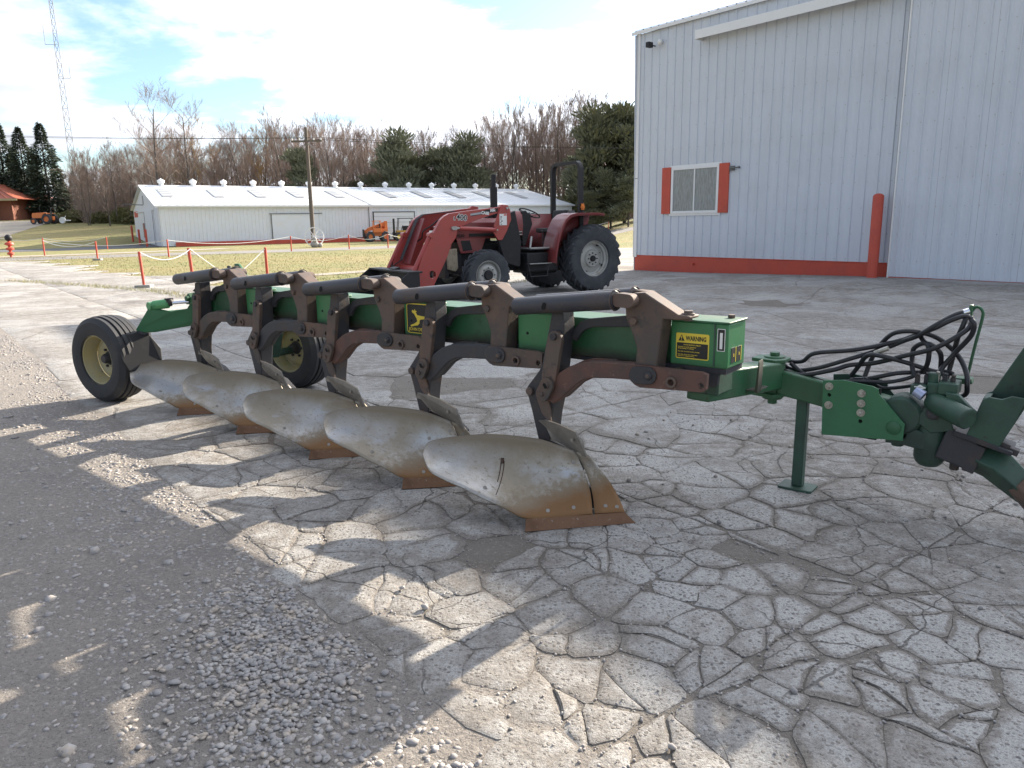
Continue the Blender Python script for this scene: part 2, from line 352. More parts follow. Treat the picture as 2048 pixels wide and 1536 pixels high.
M_dark = pmat('dark_garage_panel', (0.05, 0.05, 0.055), 0.5)
M_skyl = pmat('grey_skylight_sheet', (0.36, 0.37, 0.38), 0.4)
M_cream = pmat('dirty_cream_casting', (0.38, 0.33, 0.24), 0.7, 0, [(12, .5, .7, (0.2, 0.17, 0.12), .8)])

# ------------------------------------------------------------------ the setting: ground, pavement, gravel, roads
def concrete_material():
    m = pmat('broken_concrete', (0.335, 0.315, 0.295), 0.88)
    n, l, b = node_after(m); tc = n.new('ShaderNodeTexCoord'); O = tc.outputs['Object']
    def noise(sc, det=8, ro=.6, vec=O, dist=0):
        x = n.new('ShaderNodeTexNoise'); x.inputs['Scale'].default_value = sc; x.inputs['Detail'].default_value = det; x.inputs['Roughness'].default_value = ro; x.inputs['Distortion'].default_value = dist
        l.new(vec, x.inputs['Vector']); return x.outputs['Fac']
    def rng_(v, a, b_, c=0., d=1.):
        x = n.new('ShaderNodeMapRange'); x.inputs['From Min'].default_value = a; x.inputs['From Max'].default_value = b_; x.inputs['To Min'].default_value = c; x.inputs['To Max'].default_value = d
        l.new(v, x.inputs['Value']); return x.outputs[0]
    def mix(f, a, c, typ='MIX'):
        x = n.new('ShaderNodeMix'); x.data_type = 'RGBA'; x.blend_type = typ; l.new(f, x.inputs[0])
        for i, q in ((6, a), (7, c)):
            if isinstance(q, tuple): x.inputs[i].default_value = (*q, 1)
            else: l.new(q, x.inputs[i])
        return x.outputs[2]
    def mul(a, c):
        x = n.new('ShaderNodeMath'); x.operation = 'MULTIPLY'
        for i, q in ((0, a), (1, c)):
            if isinstance(q, (int, float)): x.inputs[i].default_value = q
            else: l.new(q, x.inputs[i])
        return x.outputs[0]
    oi = n.new('ShaderNodeObjectInfo')
    tone = mix(oi.outputs['Random'], (0.36, 0.352, 0.34), (0.45, 0.438, 0.42))
    tone = mix(rng_(noise(1.3), .35, .7), tone, (0.47, 0.455, 0.43))
    # exposed stones in the worn surface
    vo = n.new('ShaderNodeTexVoronoi'); vo.inputs['Scale'].default_value = 62; vo.inputs['Randomness'].default_value = 1; l.new(O, vo.inputs['Vector'])
    sepc = n.new('ShaderNodeSeparateColor'); l.new(vo.outputs['Color'], sepc.inputs[0])
    stone = mul(rng_(sepc.outputs[0], .50, .58), rng_(vo.outputs['Distance'], .45, .30))
    stcol = mix(sepc.outputs[1], (0.10, 0.095, 0.09), (0.26, 0.23, 0.20))
    c = mix(mul(mul(stone, rng_(noise(6, 4), .30, .50)), .9), tone, stcol)
    c = mix(rng_(noise(75, 4, .75), .53, .62, 0, .50), c, (0.12, 0.115, 0.11))
    c = mix(rng_(noise(165, 4, .75), .53, .60, 0, .60), c, (0.12, 0.115, 0.11))
    c = mix(rng_(noise(34, 5, .8), .60, .70, 0, .4), c, (0.14, 0.13, 0.125))
    c = mix(rng_(noise(110, 3, .7), .60, .68, 0, .7), c, (0.50, 0.48, 0.45))
    at = n.new('ShaderNodeAttribute'); at.attribute_name = 'rim'
    # brown soil trodden over parts of the slabs
    soil = mix(rng_(noise(60, 6, .85), .44, .58), (0.155, 0.136, 0.118), (0.27, 0.245, 0.215))
    sm = rng_(noise(.70, 9, .70, dist=.5), .43, .53)
    sm2 = rng_(noise(9, 8, .75), .36, .56)
    c = mix(mul(mul(sm, sm2), .88), c, soil)
    ed = n.new('ShaderNodeMath'); ed.operation = 'MULTIPLY_ADD'; l.new(noise(11, 8, .75), ed.inputs[0]); ed.inputs[1].default_value = 2.0; l.new(at.outputs['Fac'], ed.inputs[2])
    ed2 = n.new('ShaderNodeMath'); ed2.operation = 'MULTIPLY_ADD'; l.new(noise(1.1, 4, .6), ed2.inputs[0]); ed2.inputs[1].default_value = 3.4; l.new(ed.outputs[0], ed2.inputs[2])
    em = rng_(ed2.outputs[0], 3.36, 3.78)
    c = mix(mul(em, .92), c, soil)
    # oil-dark patches
    c = mix(rng_(noise(.55, 6, .65), .58, .70, 0, .55), c, (0.095, 0.088, 0.088))
    c = mix(rng_(noise(30, 6, .8), .50, .66, 0, .38), c, (0.17, 0.155, 0.14))
    # hair cracks
    nv = n.new('ShaderNodeTexNoise'); nv.inputs['Scale'].default_value = 1.6; nv.inputs['Detail'].default_value = 5; l.new(O, nv.inputs['Vector'])
    mv = n.new('ShaderNodeVectorMath'); mv.operation = 'MULTIPLY_ADD'; l.new(nv.outputs['Color'], mv.inputs[0]); mv.inputs[1].default_value = (.5, .5, 0); l.new(O, mv.inputs[2])
    cv = n.new('ShaderNodeTexVoronoi'); cv.feature = 'DISTANCE_TO_EDGE'; cv.inputs['Scale'].default_value = 1.05; l.new(mv.outputs[0], cv.inputs['Vector'])
    cr = mul(rng_(cv.outputs['Distance'], .0040, .0012), rng_(noise(.9, 3), .42, .52))
    c = mix(mul(cr, .75), c, (0.085, 0.075, 0.065))
    l.new(c, b.inputs['Base Color'])
    h1 = mul(noise(95, 5, .75), 1.0)
    b1 = n.new('ShaderNodeBump'); b1.inputs['Distance'].default_value = .010; l.new(h1, b1.inputs['Height'])
    b2 = n.new('ShaderNodeBump'); b2.inputs['Distance'].default_value = .012; l.new(noise(13, 6, .6), b2.inputs['Height']); l.new(b1.outputs[0], b2.inputs['Normal'])
    b3 = n.new('ShaderNodeBump'); b3.inputs['Distance'].default_value = -.006; l.new(cr, b3.inputs['Height']); l.new(b2.outputs[0], b3.inputs['Normal'])
    b4 = n.new('ShaderNodeBump'); b4.inputs['Distance'].default_value = .003; l.new(stone, b4.inputs['Height']); l.new(b3.outputs[0], b4.inputs['Normal'])
    l.new(b4.outputs[0], b.inputs['Normal']); return m
M_conc = concrete_material()
M_soil = pmat('packed_soil', (0.185, 0.165, 0.143), 0.95, 0, [(3, .4, .65, (0.155, 0.135, 0.115), .95), (60, .55, .66, (0.27, 0.245, 0.215), .95), (150, .58, .68, (0.09, 0.08, 0.07), .95)], [(90, .010), (14, .015)])
M_grav = pmat('gravel_road_fines', (0.245, 0.218, 0.192), 0.95, 0, [(1.1, .42, .62, (0.205, 0.185, 0.168), .95), (45, .52, .62, (0.30, 0.275, 0.245), .95), (120, .56, .66, (0.11, 0.10, 0.095), .95)], [(70, .014), (12, .02)])
M_stone = pmat('crushed_stones', (0.36, 0.34, 0.32), 0.85, 0, [(9, .40, .50, (0.26, 0.245, 0.24), .85), (14, .52, .60, (0.36, 0.31, 0.26), .85), (23, .60, .66, (0.40, 0.39, 0.375), .85), (31, .62, .68, (0.15, 0.14, 0.14), .85)], (80, .002))
M_asph = pmat('old_asphalt', (0.20, 0.19, 0.18), 0.95, 0, [(.5, .4, .65, (0.245, 0.225, 0.20), .95), (20, .55, .7, (0.14, 0.135, 0.13), .95)], (30, .01))
M_asphd = pmat('dark_asphalt', (0.105, 0.107, 0.115), 0.95, 0, [(.6, .45, .65, (0.14, 0.138, 0.138), .95)], (30, .01))
M_sandy = pmat('sandy_drive', (0.34, 0.30, 0.245), 0.95, 0, [(1, .4, .65, (0.29, 0.255, 0.21), .95)], (30, .01))

def grass_material():
    m = pmat('dry_winter_grass', (0.27, 0.225, 0.085), 0.95, 0, [(.10, .42, .56, (0.185, 0.195, 0.060), .95, 0, (.5, 1.6, 1)), (1.3, .45, .66, (0.31, 0.25, 0.12), .95), (6, .52, .66, (0.155, 0.150, 0.055), .95), (40, .56, .68, (0.12, 0.105, 0.05), .95)], [(28, .04), (4, .06)])
    return m
M_grass = grass_material()
M_blade = pmat('grass_blades', (0.29, 0.25, 0.095), 0.9, 0, [(.12, .42, .56, (0.20, 0.22, 0.065), .9), (25, .45, .6, (0.36, 0.29, 0.14), .9)])

def sheet(name, poly, z, mat, step=2.0, label=None):
    """flat area following the terrain, cut into triangles"""
    from mathutils.geometry import delaunay_2d_cdt
    pts = []; n = len(poly)
    for i in range(n):
        a = Vector(poly[i]); b = Vector(poly[(i+1) % n]); k = max(1, int((b-a).length/step))
        pts += [a.lerp(b, j/k) for j in range(k)]
    m = len(pts); ed = [(i, (i+1) % m) for i in range(m)]
    xs = [p[0] for p in poly]; ys = [p[1] for p in poly]; inn = []
    def inside(x, y):
        c = False; j = n-1
        for i in range(n):
            xi, yi = poly[i]; xj, yj = poly[j]
            if (yi > y) != (yj > y) and x < (xj-xi)*(y-yi)/(yj-yi)+xi: c = not c
            j = i
        return c
    gx = min(xs)
    while gx < max(xs):
        gy = min(ys)
        while gy < max(ys):
            if inside(gx, gy): inn.append(Vector((gx+random.uniform(-.05, .05), gy)))
            gy += step
        gx += step
    vv, _, ff, *_r = delaunay_2d_cdt(pts+inn, ed, [], 0, 1e-5)
    mb = MB(); mb.v = [(p.x, p.y, ground_h(p.x, p.y)+z) for p in vv]
    for t in ff:
        cx = sum(vv[i].x for i in t)/3; cy = sum(vv[i].y for i in t)/3
        if inside(cx, cy): mb.f.append(tuple(t))
    o = mb.build(name, mat, smooth_angle=80); o['kind'] = 'structure'; return o
def ribbon(name, pts, w, z, mat, step=1.5):
    c = []
    for i in range(len(pts)-1):
        a = Vector(pts[i]); b = Vector(pts[i+1]); k = max(1, int((b-a).length/step))
        c += [a.lerp(b, j/k) for j in range(k)]
    c.append(Vector(pts[-1])); mb = MB(); n = len(c)
    for i, p in enumerate(c):
        d = (c[min(i+1, n-1)]-c[max(i-1, 0)]).normalized(); q = Vector((-d.y, d.x)); ww = w(i/(n-1)) if callable(w) else w
        wob = .25*mnoise.noise(Vector((p.x*.25, p.y*.25, 3)))
        for s in (-1, -.33, .33, 1):
            e = p+q*(s*ww/2+(wob if abs(s) == 1 else 0)); mb.v.append((e.x, e.y, ground_h(e.x, e.y)+z))
    for i in range(n-1):
        for k in range(3):
            a = i*4+k; mb.f.append((a, a+1, a+5, a+4)[::-1])
    o = mb.build(name, mat, smooth_angle=80); o['kind'] = 'structure'; return o

def make_ground():
    def axis(lo, hi, near0, near1):
        a = list(np.arange(near0, near1+.1, 2.0)); s = 2.0; v = near1
        while v < hi: s *= 1.16; v += s; a.append(v)
        s = 2.0; v = near0
        while v > lo: s *= 1.16; v -= s; a.insert(0, v)
        return a
    X = axis(-900, 900, -70, 40); Y = axis(-300, 1500, -6, 130)
    mb = MB()
    for y in Y:
        for x in X: mb.v.append((x, y, ground_h(x, y)-0.045))
    w = len(X)
    for j in range(len(Y)-1):
        for i in range(w-1):
            a = j*w+i; mb.f.append((a, a+1, a+w+1, a+w))
    o = mb.build('ground', M_grass, smooth_angle=80); o['kind'] = 'structure'
make_ground()
PAVE = [(5.5,-5.1),(-26,34.3),(-20,28.3),(-15.2,22.6),(-11.7,20.25),(-8.5,17.8),(-5.76,14.87),(-4.2,14.2),(-2.4,14.9),(-1.6,16.6),(1.4,20.5),(3.2,26),(4.2,33),(5.5,40),(9,40),(8,24),(14,15),(24,3),(24,-5.1)]
GRAV = [(5.85,-5.1),(-25.8,34.25),(-40,36),(-40,-5.1)]
def inpoly(poly, x, y):
    c = False; j = len(poly)-1
    for i in range(len(poly)):
        xi, yi = poly[i]; xj, yj = poly[j]
        if (yi > y) != (yj > y) and x < (xj-xi)*(y-yi)/(yj-yi)+xi: c = not c
        j = i
    return c
pave = sheet('pavement', PAVE, -0.0060, M_soil, 1.5)
gravel_road = sheet('gravel_road', GRAV, -0.0035, M_grav, 1.5)
ribbon('path', [(-19,28.5),(-14.5,25.4),(-10.4,23.1),(-6.0,23.9),(-3.5,26.8),(-1.6,31.5),(0.5,38)], lambda t: 1.0-.2*t, -0.032, M_sandy)
ribbon('road', [(-60,22),(-45,30),(-28,39.5),(-21,44),(-14,47.5),(-8,52),(0,60),(12,76)], 5.0, -0.036, M_asph)
ribbon('driveway', [(-75,36),(-52,49),(-42,54),(-33.5,59),(-30,66)], 7.5, -0.030, M_asphd)
ribbon('house_driveway', [(-42,52),(-49,58),(-54,70),(-64,95),(-68,107)], lambda t: 7+5*t, -0.022, M_sandy)
ribbon('verge', [(-60,27.5),(-45,35.0),(-29,44),(-24,49),(-20,54)], 2.2, -0.028, M_sandy)

# --- the broken slabs of the pavement
SEEDS = [(0.73,3.46), (0.90,3.48), (0.84,3.37), (0.78,3.28), (0.92,3.32), (0.67,3.18), (1.17,3.35), (1.02,3.23), (0.86,3.13), (0.73,3.09), (0.58,3.35), (0.79,3.01), (0.69,2.88), (0.56,2.73), (0.94,2.90), (1.16,2.95), (1.38,3.07), (1.31,2.86), (1.53,2.87), (0.89,2.68), (0.81,2.79), (0.69,2.60), (1.30,2.74), (1.37,2.61), (1.12,2.63), (0.93,2.44), (0.53,2.43), (0.67,2.30), (1.20,2.45), (1.27,2.32), (1.45,2.45), (1.63,2.50), (1.01,2.23), (1.15,2.15), (0.79,2.08), (0.90,1.99), (1.30,2.08), (1.45,2.21), (1.91,2.79), (1.86,2.58), (1.75,2.42), (1.34,1.98), (1.40,1.91), (1.15,1.92), (0.62,1.94), (0.49,1.88), (0.38,1.90), (0.38,2.23), (1.55,2.70), (1.57,2.56), (1.90,3.70), (1.85,3.37), (1.98,3.35), (2.35,3.45), (1.66,3.65), (1.66,3.31), (1.55,3.89), (1.22,3.67), (1.05,3.91), (1.12,3.60), (1.48,3.51), (1.85,2.96), (2.12,2.99), (2.03,3.13), (-0.04,3.20), (-0.20,3.57), (-0.69,3.86), (-0.47,3.69), (0.29,3.41), (0.47,3.11), (0.28,3.07), (0.37,2.85), (0.68,3.22), (-0.86,3.36), (-0.86,3.17), (-0.99,3.34), (-0.92,3.87), (-0.46,2.86), (-0.69,2.85), (-0.45,2.53), (-0.30,2.95), (-0.20,2.73), (-0.11,2.52), (-0.31,2.35), (-0.07,2.32), (0.24,2.46), (0.23,2.27), (-0.15,2.05), (0.11,2.13), (0.26,2.00), (0.07,1.90), (0.38,1.85), (0.30,1.90), (0.15,2.72), (-0.00,2.92), (-1.17,3.33), (-1.51,3.76), (-1.76,4.07), (-2.09,4.42), (-2.33,4.83), (-1.83,4.89), (-1.52,4.55), (-2.00,5.18), (-2.39,5.46), (-1.35,4.39), (-1.42,4.02), (-1.07,3.95), (-0.98,4.07), (-0.92,4.30), (-3.05,5.91), (-2.62,5.64), (-3.50,6.48), (-1.95,4.69)]
BD = Vector((math.cos(R(-51.2)), math.sin(R(-51.2)))); BN = Vector((-BD.y, BD.x)); BP = Vector((-4.04, 6.76))   # edge between concrete and gravel
def wall_clear(x, y):
    dx, dy = x-BC[0], y-BC[1]; s = dx*math.cos(BA)+dy*math.sin(BA); d = dx*math.sin(BA)-dy*math.cos(BA)
    return not (s > -0.3 and d < 0.25)
def make_slabs():
    pts = [Vector(p) for p in SEEDS]
    def try_add(x, y, r):
        if not inpoly(PAVE, x, y) or not wall_clear(x, y): return
        if (Vector((x, y))-BP).dot(BN) < .12: return
        for q in pts:
            if abs(q.x-x) < r and abs(q.y-y) < r and (q.x-x)**2+(q.y-y)**2 < r*r: return
        pts.append(Vector((x, y)))
    for _ in range(2600):
        y = random.uniform(1.2, 5.2); x = random.uniform(-3, 5.2); try_add(x, y, random.choice((.26, .36, .5, .6)))
    for _ in range(1500):
        y = random.uniform(3.5, 9); x = random.uniform(-7, 9); try_add(x, y, random.uniform(.5, .95) if y < 7 else random.uniform(.8, 1.4))
    for _ in range(2500):
        y = random.uniform(-3, 40); x = random.uniform(-26, 22); try_add(x, y, 1.9 if y > 8 else 1.1)
    cells = []
    for i, p in enumerate(pts):
        if not inpoly(PAVE, p.x, p.y): continue
        near = sorted(range(len(pts)), key=lambda j: (pts[j]-p).length_squared)[1:19]
        rad = 3.2 if p.y > 8 or p.y < 1 else 1.5
        poly = [p+Vector(d)*rad for d in ((-1,-1),(1,-1),(1,1),(-1,1))]
        def clip(poly, q, nrm):
            out = []
            for k in range(len(poly)):
                a, b = poly[k], poly[(k+1) % len(poly)]; da, db = (a-q).dot(nrm), (b-q).dot(nrm)
                if da >= 0: out.append(a)
                if (da >= 0) != (db >= 0): out.append(a.lerp(b, da/(da-db)))
            return out
        near_f = p.y < 7.5
        for j in near:
            d = pts[j]-p; gap = (random.choice((.001, .0015, .002, .0025, .003, .005, .014)) if near_f else random.choice((.002, .003, .005, .008)))
            dn = d.normalized(); poly = clip(poly, p+d*0.5-dn*gap, -dn)
            if len(poly) < 3: break
        G = 2.9; gu, gv = Vector((math.cos(BA), math.sin(BA))), Vector((math.sin(BA), -math.cos(BA)))     # straight sawn joints of the old bays
        poly = clip(poly, BP+BN*random.uniform(-.05, .08), BN) if len(poly) > 2 else poly
        dx = Vector((math.sin(BA), -math.cos(BA)))      # never under the shed
        if (p.x-BC[0])*math.cos(BA)+(p.y-BC[1])*math.sin(BA) > -1.5 and len(poly) > 2: poly = clip(poly, Vector(BC)+dx*.02, dx)
        if len(poly) < 3: continue
        parts = [poly]
        if near_f and random.random() < .5:     # some pieces have cracked again
            a_ = random.uniform(0, math.pi); nn = Vector((math.cos(a_), math.sin(a_))); cc = sum(poly, Vector((0, 0)))/len(poly)+nn*random.uniform(-.10, .10); gp = random.choice((.001, .0015, .003))
            parts = [t for t in (clip(poly, cc+nn*gp, nn), clip(poly, cc-nn*gp, -nn)) if len(t) > 2]
        for ax in (gu, gv):
            ws = [(v-Vector(BC)).dot(ax) for v in poly]
            for g_ in range(math.floor(min(ws)/G)+1, math.floor(max(ws)/G)+1):
                new = []
                for q in parts:
                    a_ = clip(q, Vector(BC)+ax*(g_*G+.004), ax); b_ = clip(q, Vector(BC)+ax*(g_*G-.004), -ax); new += [t for t in (a_, b_) if len(t) > 2]
                parts = new
        for q in parts:
            ar = abs(sum(q[t].x*q[(t+1) % len(q)].y-q[(t+1) % len(q)].x*q[t].y for t in range(len(q))))/2
            if ar > .004: cells.append((sum(q, Vector((0, 0)))/len(q), q))
    cells.sort(key=lambda c: c[0].length)
    rest = MB(); cnt = 0; rest_rim = []
    for k, (p, poly) in enumerate(cells):
        near_f = p.y < 8
        if near_f and mnoise.noise(Vector((p.x*.8+3, p.y*.8, 4)))+.5*mnoise.noise(Vector((p.x*2, p.y*2, 8))) > .44 and (p-BP).dot(BN) > .5: continue     # broken away, soil only
        # cut corners, then roughen the edges
        q = []
        for i in range(len(poly)):
            a, b = poly[i], poly[(i+1) % len(poly)]; L = (b-a).length
            if L < .015: q.append(a); continue
            c = min(.20, random.uniform(.004, .035)/L if near_f else .05/L)
            q += [a.lerp(b, c), a.lerp(b, 1-c)]
        r = []
        st = .055 if p.y < 5 else (.12 if near_f else .6)
        for i in range(len(q)):
            a, b = q[i], q[(i+1) % len(q)]; L = (b-a).length; m = max(1, min(14, int(L/st))); r += [a.lerp(b, j/m) for j in range(m)]
        am = .013 if near_f else .03
        fr = 14 if near_f else 2.2
        r = [v+Vector((mnoise.noise(Vector((v.x*fr, v.y*fr, 0))), mnoise.noise(Vector((v.x*fr, v.y*fr, 9)))))*am for v in r]
        # bend every crack line by one shared slow wobble so that neighbouring edges still match
        wf, wa = (2.3, .085) if near_f else (.9, .20)
        gu, gv = Vector((math.cos(BA), math.sin(BA))), Vector((math.sin(BA), -math.cos(BA)))
        def warp(v):
            f_ = 1.0
            for ax in (gu, gv):
                t = ((v-Vector(BC)).dot(ax)/2.9) % 1.0; f_ *= min(1.0, min(t, 1-t)/.12)
            f_ *= min(1.0, abs((v-BP).dot(BN))/.4)
            return v+Vector((mnoise.noise(Vector((v.x*wf, v.y*wf, 21)))+.4*mnoise.noise(Vector((v.x*wf*3, v.y*wf*3, 22))), mnoise.noise(Vector((v.x*wf, v.y*wf, 31)))+.4*mnoise.noise(Vector((v.x*wf*3, v.y*wf*3, 32)))))*wa*f_
        if p.y < 7.2 or p.y > 9.2: r = [warp(v) for v in r]
        c = sum(r, Vector((0, 0)))/len(r); n = len(r)
        dz = random.uniform(-.0015, .002) if near_f else random.uniform(-.003, .003); tx, ty = (random.gauss(0, .003), random.gauss(0, .003)) if near_f else (0, 0)
        ins = .010 if near_f else .012
        mb = MB()
        def Z(v, o): return ground_h(v.x, v.y)+dz+tx*(v.x-c.x)+ty*(v.y-c.y)+o
        inr = [v+(c-v).normalized()*(ins*random.uniform(.6, 1.8)) for v in r]
        mid = [c+(v-c)*.62 for v in r]
        mb.v = [(c.x, c.y, Z(c, .003))]+[(v.x, v.y, Z(v, .002+.002*mnoise.noise(Vector((v.x*4, v.y*4, 5))))) for v in mid]+[(v.x, v.y, Z(v, 0)) for v in inr]+[(v.x, v.y, Z(v, -.003)) for v in r]+[(v.x, v.y, Z(v, -.035)) for v in r]
        for i in range(n):
            j = (i+1) % n
            mb.f.append((0, 1+i, 1+j))
            for w in range(3): mb.f.append((1+w*n+i, 1+(w+1)*n+i, 1+(w+1)*n+j, 1+w*n+j))
        rim = [0.0]+[.25]*n+[.9]*n+[1.0]*n+[1.0]*n
        if not near_f: rim = [v*.45 for v in rim]
        if cnt < 300:
            o = mb.build('slab', M_conc, pave, smooth_angle=50); cnt += 1
            o.data.attributes.new('rim', 'FLOAT', 'POINT').data.foreach_set('value', rim)
        else: rest.add(mb.v, mb.f); rest_rim += rim
    if rest.v:
        o = rest.build('slab', M_conc, pave, smooth_angle=50); o['kind'] = 'stuff'; o.data.attributes.new('rim', 'FLOAT', 'POINT').data.foreach_set('value', rest_rim)
    return cells
CELLS = make_slabs()

def scatter_mesh(name, items, mat, parent=None, label=None, base='stone'):
    """items: array (x, y, z, size, flat); all the pebbles of one patch as one mesh"""
    it = np.array(items, dtype=float); N = len(it)
    t = (1+5**.5)/2
    bv = np.array([(-1,t,0),(1,t,0),(-1,-t,0),(1,-t,0),(0,-1,t),(0,1,t),(0,-1,-t),(0,1,-t),(t,0,-1),(t,0,1),(-t,0,-1),(-t,0,1)])/math.sqrt(1+t*t)
    bf = np.array([(0,11,5),(0,5,1),(0,1,7),(0,7,10),(0,10,11),(1,5,9),(5,11,4),(11,10,2),(10,7,6),(7,1,8),(3,9,4),(3,4,2),(3,2,6),(3,6,8),(3,8,9),(4,9,5),(2,4,11),(6,2,10),(8,6,7),(9,8,1)])
    V = np.repeat(bv[None], N, 0)*rng.uniform(.62, 1.25, (N, 12, 1))
    # random turn, then squash
    ang = rng.uniform(0, 6.283, (N, 3)); ca, sa = np.cos(ang), np.sin(ang)
    V = V*np.stack([np.ones(N), rng.uniform(.55, 1, N), it[:, 4]], 1)[:, None, :]
    tilt = rng.normal(0, .35, N); ct, st = np.cos(tilt)[:, None], np.sin(tilt)[:, None]
    y, z = V[:, :, 1]*ct-V[:, :, 2]*st, V[:, :, 1]*st+V[:, :, 2]*ct; V[:, :, 1] = y; V[:, :, 2] = z
    x, y = V[:, :, 0]*ca[:, :1]-V[:, :, 1]*sa[:, :1], V[:, :, 0]*sa[:, :1]+V[:, :, 1]*ca[:, :1]; V[:, :, 0] = x; V[:, :, 1] = y
    V = V*it[:, 3][:, None, None]; V += it[:, None, :3]
    F = bf[None]+(np.arange(N)*12)[:, None, None]
    me = bpy.data.meshes.new(name); me.vertices.add(N*12); me.vertices.foreach_set('co', V.reshape(-1))
    F = F.reshape(-1); me.loops.add(len(F)); me.loops.foreach_set('vertex_index', F.astype(np.int32))
    nf = len(F)//3; me.polygons.add(nf); me.polygons.foreach_set('loop_start', np.arange(0, nf*3, 3, dtype=np.int32))
    me.materials.append(mat); me.update(calc_edges=True); me.validate()
    o = bpy.data.objects.new(name, me); COL.objects.link(o); o.parent = parent; o['kind'] = 'stuff'
    if label: o['label'] = label
    return o
def make_gravel():
    it = []
    # crushed stone left of the concrete edge: dense band beside it, thinner out on the road
    n = 0
    while n < 20000:
        y = 1.5+random.random()**1.5*9.5; s = random.random()
        e = BP+BD*((6.76-y)/math.sin(R(51.2))*1.0)
        d = abs(random.gauss(0, .55)) if s < .55 else random.uniform(0, 4.2)
        x = e.x-d; 
        if x < -1.0*y-1.0: continue
        pn = mnoise.noise(Vector((x*1.1, y*1.1, 2)))+.45*mnoise.noise(Vector((x*3.1, y*3.1, 7)))
        if pn < random.uniform(-.75, .30) : continue
        sz = (.0045+.0100*random.random()**2.2)*(1.2 if d < 1 else 1)
        if y < 3.6 and d < .6 and random.random() < .16: sz = random.uniform(.010, .018)
        if random.random() < .012: sz = random.uniform(.018, .034)
        it.append((x, y, -.006+sz*.10, sz, random.uniform(.25, .6))); n += 1
    tag(scatter_mesh('gravel', it, M_stone, None, 'loose pale crushed stone lying along the broken concrete edge'))
    # the heaped light stones beside the near end of the concrete
    it = []
    for _ in range(2300):
        t = random.random(); cx, cy = -.98+t*.40, 2.66-t*.60
        x = random.gauss(cx-.06, .17); y = random.gauss(cy, .24); sz = .005+.013*random.random()**1.5
        if (Vector((x, y))-BP).dot(BN) > .02: continue
        it.append((x, y, -.006+sz*.25+random.random()*.004, sz, random.uniform(.3, .6)))
    tag(scatter_mesh('gravel', it, M_stone, None, 'thick patch of larger pale stones heaped beside the concrete edge nearest the camera'))
    # grit in the joints and on the soil
    it = []
    for p, poly in CELLS:
        if p.y > 8 or p.y < 1.2 or p.length > 9: continue
        for i in range(len(poly)):
            a, b = poly[i], poly[(i+1) % len(poly)]; L = (b-a).length
            for _ in range(int(L*(60 if p.y < 5 else 22))):
                q = a.lerp(b, random.random())+Vector((random.gauss(0, .022), random.gauss(0, .022)))
                sz = .0020+.0068*random.random()**2.8
                it.append((q.x, q.y, ground_h(q.x, q.y)-.006+sz*.6, sz, random.uniform(.5, .9)))
    for _ in range(9000):
        y = 1.5+random.random()*5.5; x = random.uniform(-1.5, 4.5)
        if (Vector((x, y))-BP).dot(BN) < 0 or mnoise.noise(Vector((x*.9, y*.9, 12))) < random.uniform(-.1, .5): continue
        sz = .002+.006*random.random()**3
        it.append((x, y, .003+sz*.3, sz, random.uniform(.5, .9)))
    for _ in range(60):
        y = 1.6+random.random()*4; x = random.uniform(-.6, 3.5)
        if (Vector((x, y))-BP).dot(BN) < 0: continue
        sz = random.uniform(.010, .019); it.append((x, y, .003+sz*.4, sz, random.uniform(.6, .9)))
    tag(scatter_mesh('grit', it, M_stone, None, 'small stones and grit in the joints of the broken concrete'))
make_gravel()

def make_grass():
    mb_v = []; F = []; N = 0
    def blade(x, y, h, s):
        nonlocal N
        a = random.uniform(0, 6.28); w = .0032*s; dx, dy = math.cos(a)*w, math.sin(a)*w; lx, ly = random.gauss(0, h*.6), random.gauss(0, h*.6)
        z = ground_h(x, y)-.045
        mb_v.extend([(x-dx, y-dy, z), (x+dx, y+dy, z), (x+lx, y+ly, z+h)]); F.append((N, N+1, N+2)); N += 3
    k = 0
    while k < 16000:
        y = 14+30*random.random()**1.6; x = random.uniform(-.74*y-2, 5)
        if inpoly(PAVE, x, y) and random.random() < .97 or (x-BC[0]) > 0: continue
        blade(x, y, random.uniform(.04, .07), 1.2+y/16); k += 1
    for i in range(6000):      # longer tufts along the edge of the concrete
        j = random.choice((3, 4, 5, 6, 7, 8, 9, 10)); a = Vector(PAVE[j]); b = Vector(PAVE[j+1]); q = a.lerp(b, random.random())
        x, y = q.x+random.gauss(.05, .12), q.y+abs(random.gauss(0, .25)); blade(x, y, random.uniform(.06, .15), 2.0)
    mb = MB(); mb.v = mb_v; mb.f = F
    tag(mb.build('grass', M_blade, smooth_angle=0), 'short dry yellow green grass beside the concrete', kind='stuff')
make_grass()

# ------------------------------------------------------------------ the big white shed on the right
def ribbed(x0, x1, pitch, y, rib=.022, ribw=.045, flatmid=True, phase=0.0):
    """outline (x, y) of ribbed sheet seen from above, ribs standing out towards -y"""
    p = [(x0, y)]; x = x0+phase+pitch*.5
    while x < x1-ribw*.6:
        p += [(x-ribw/2, y), (x-ribw/4, y-rib), (x+ribw/4, y-rib), (x+ribw/2, y)]
        if flatmid and x+pitch*.66 < x1: p += [(x+pitch*.33-.012, y), (x+pitch*.33, y-.004), (x+pitch*.33+.012, y), (x+pitch*.66-.012, y), (x+pitch*.66, y-.004), (x+pitch*.66+.012, y)]
        x += pitch
    p.append((x1, y)); return p
def sheet_panel(mb, prof, z0, z1, th=.004):
    n = len(prof)
    zt = z1 if callable(z1) else (lambda x: z1)
    v = [(x, y, z0) for x, y in prof]+[(x, y, zt(x)) for x, y in prof]
    return mb.add(v, [(i, i+1, n+i+1, n+i) for i in range(n-1)])
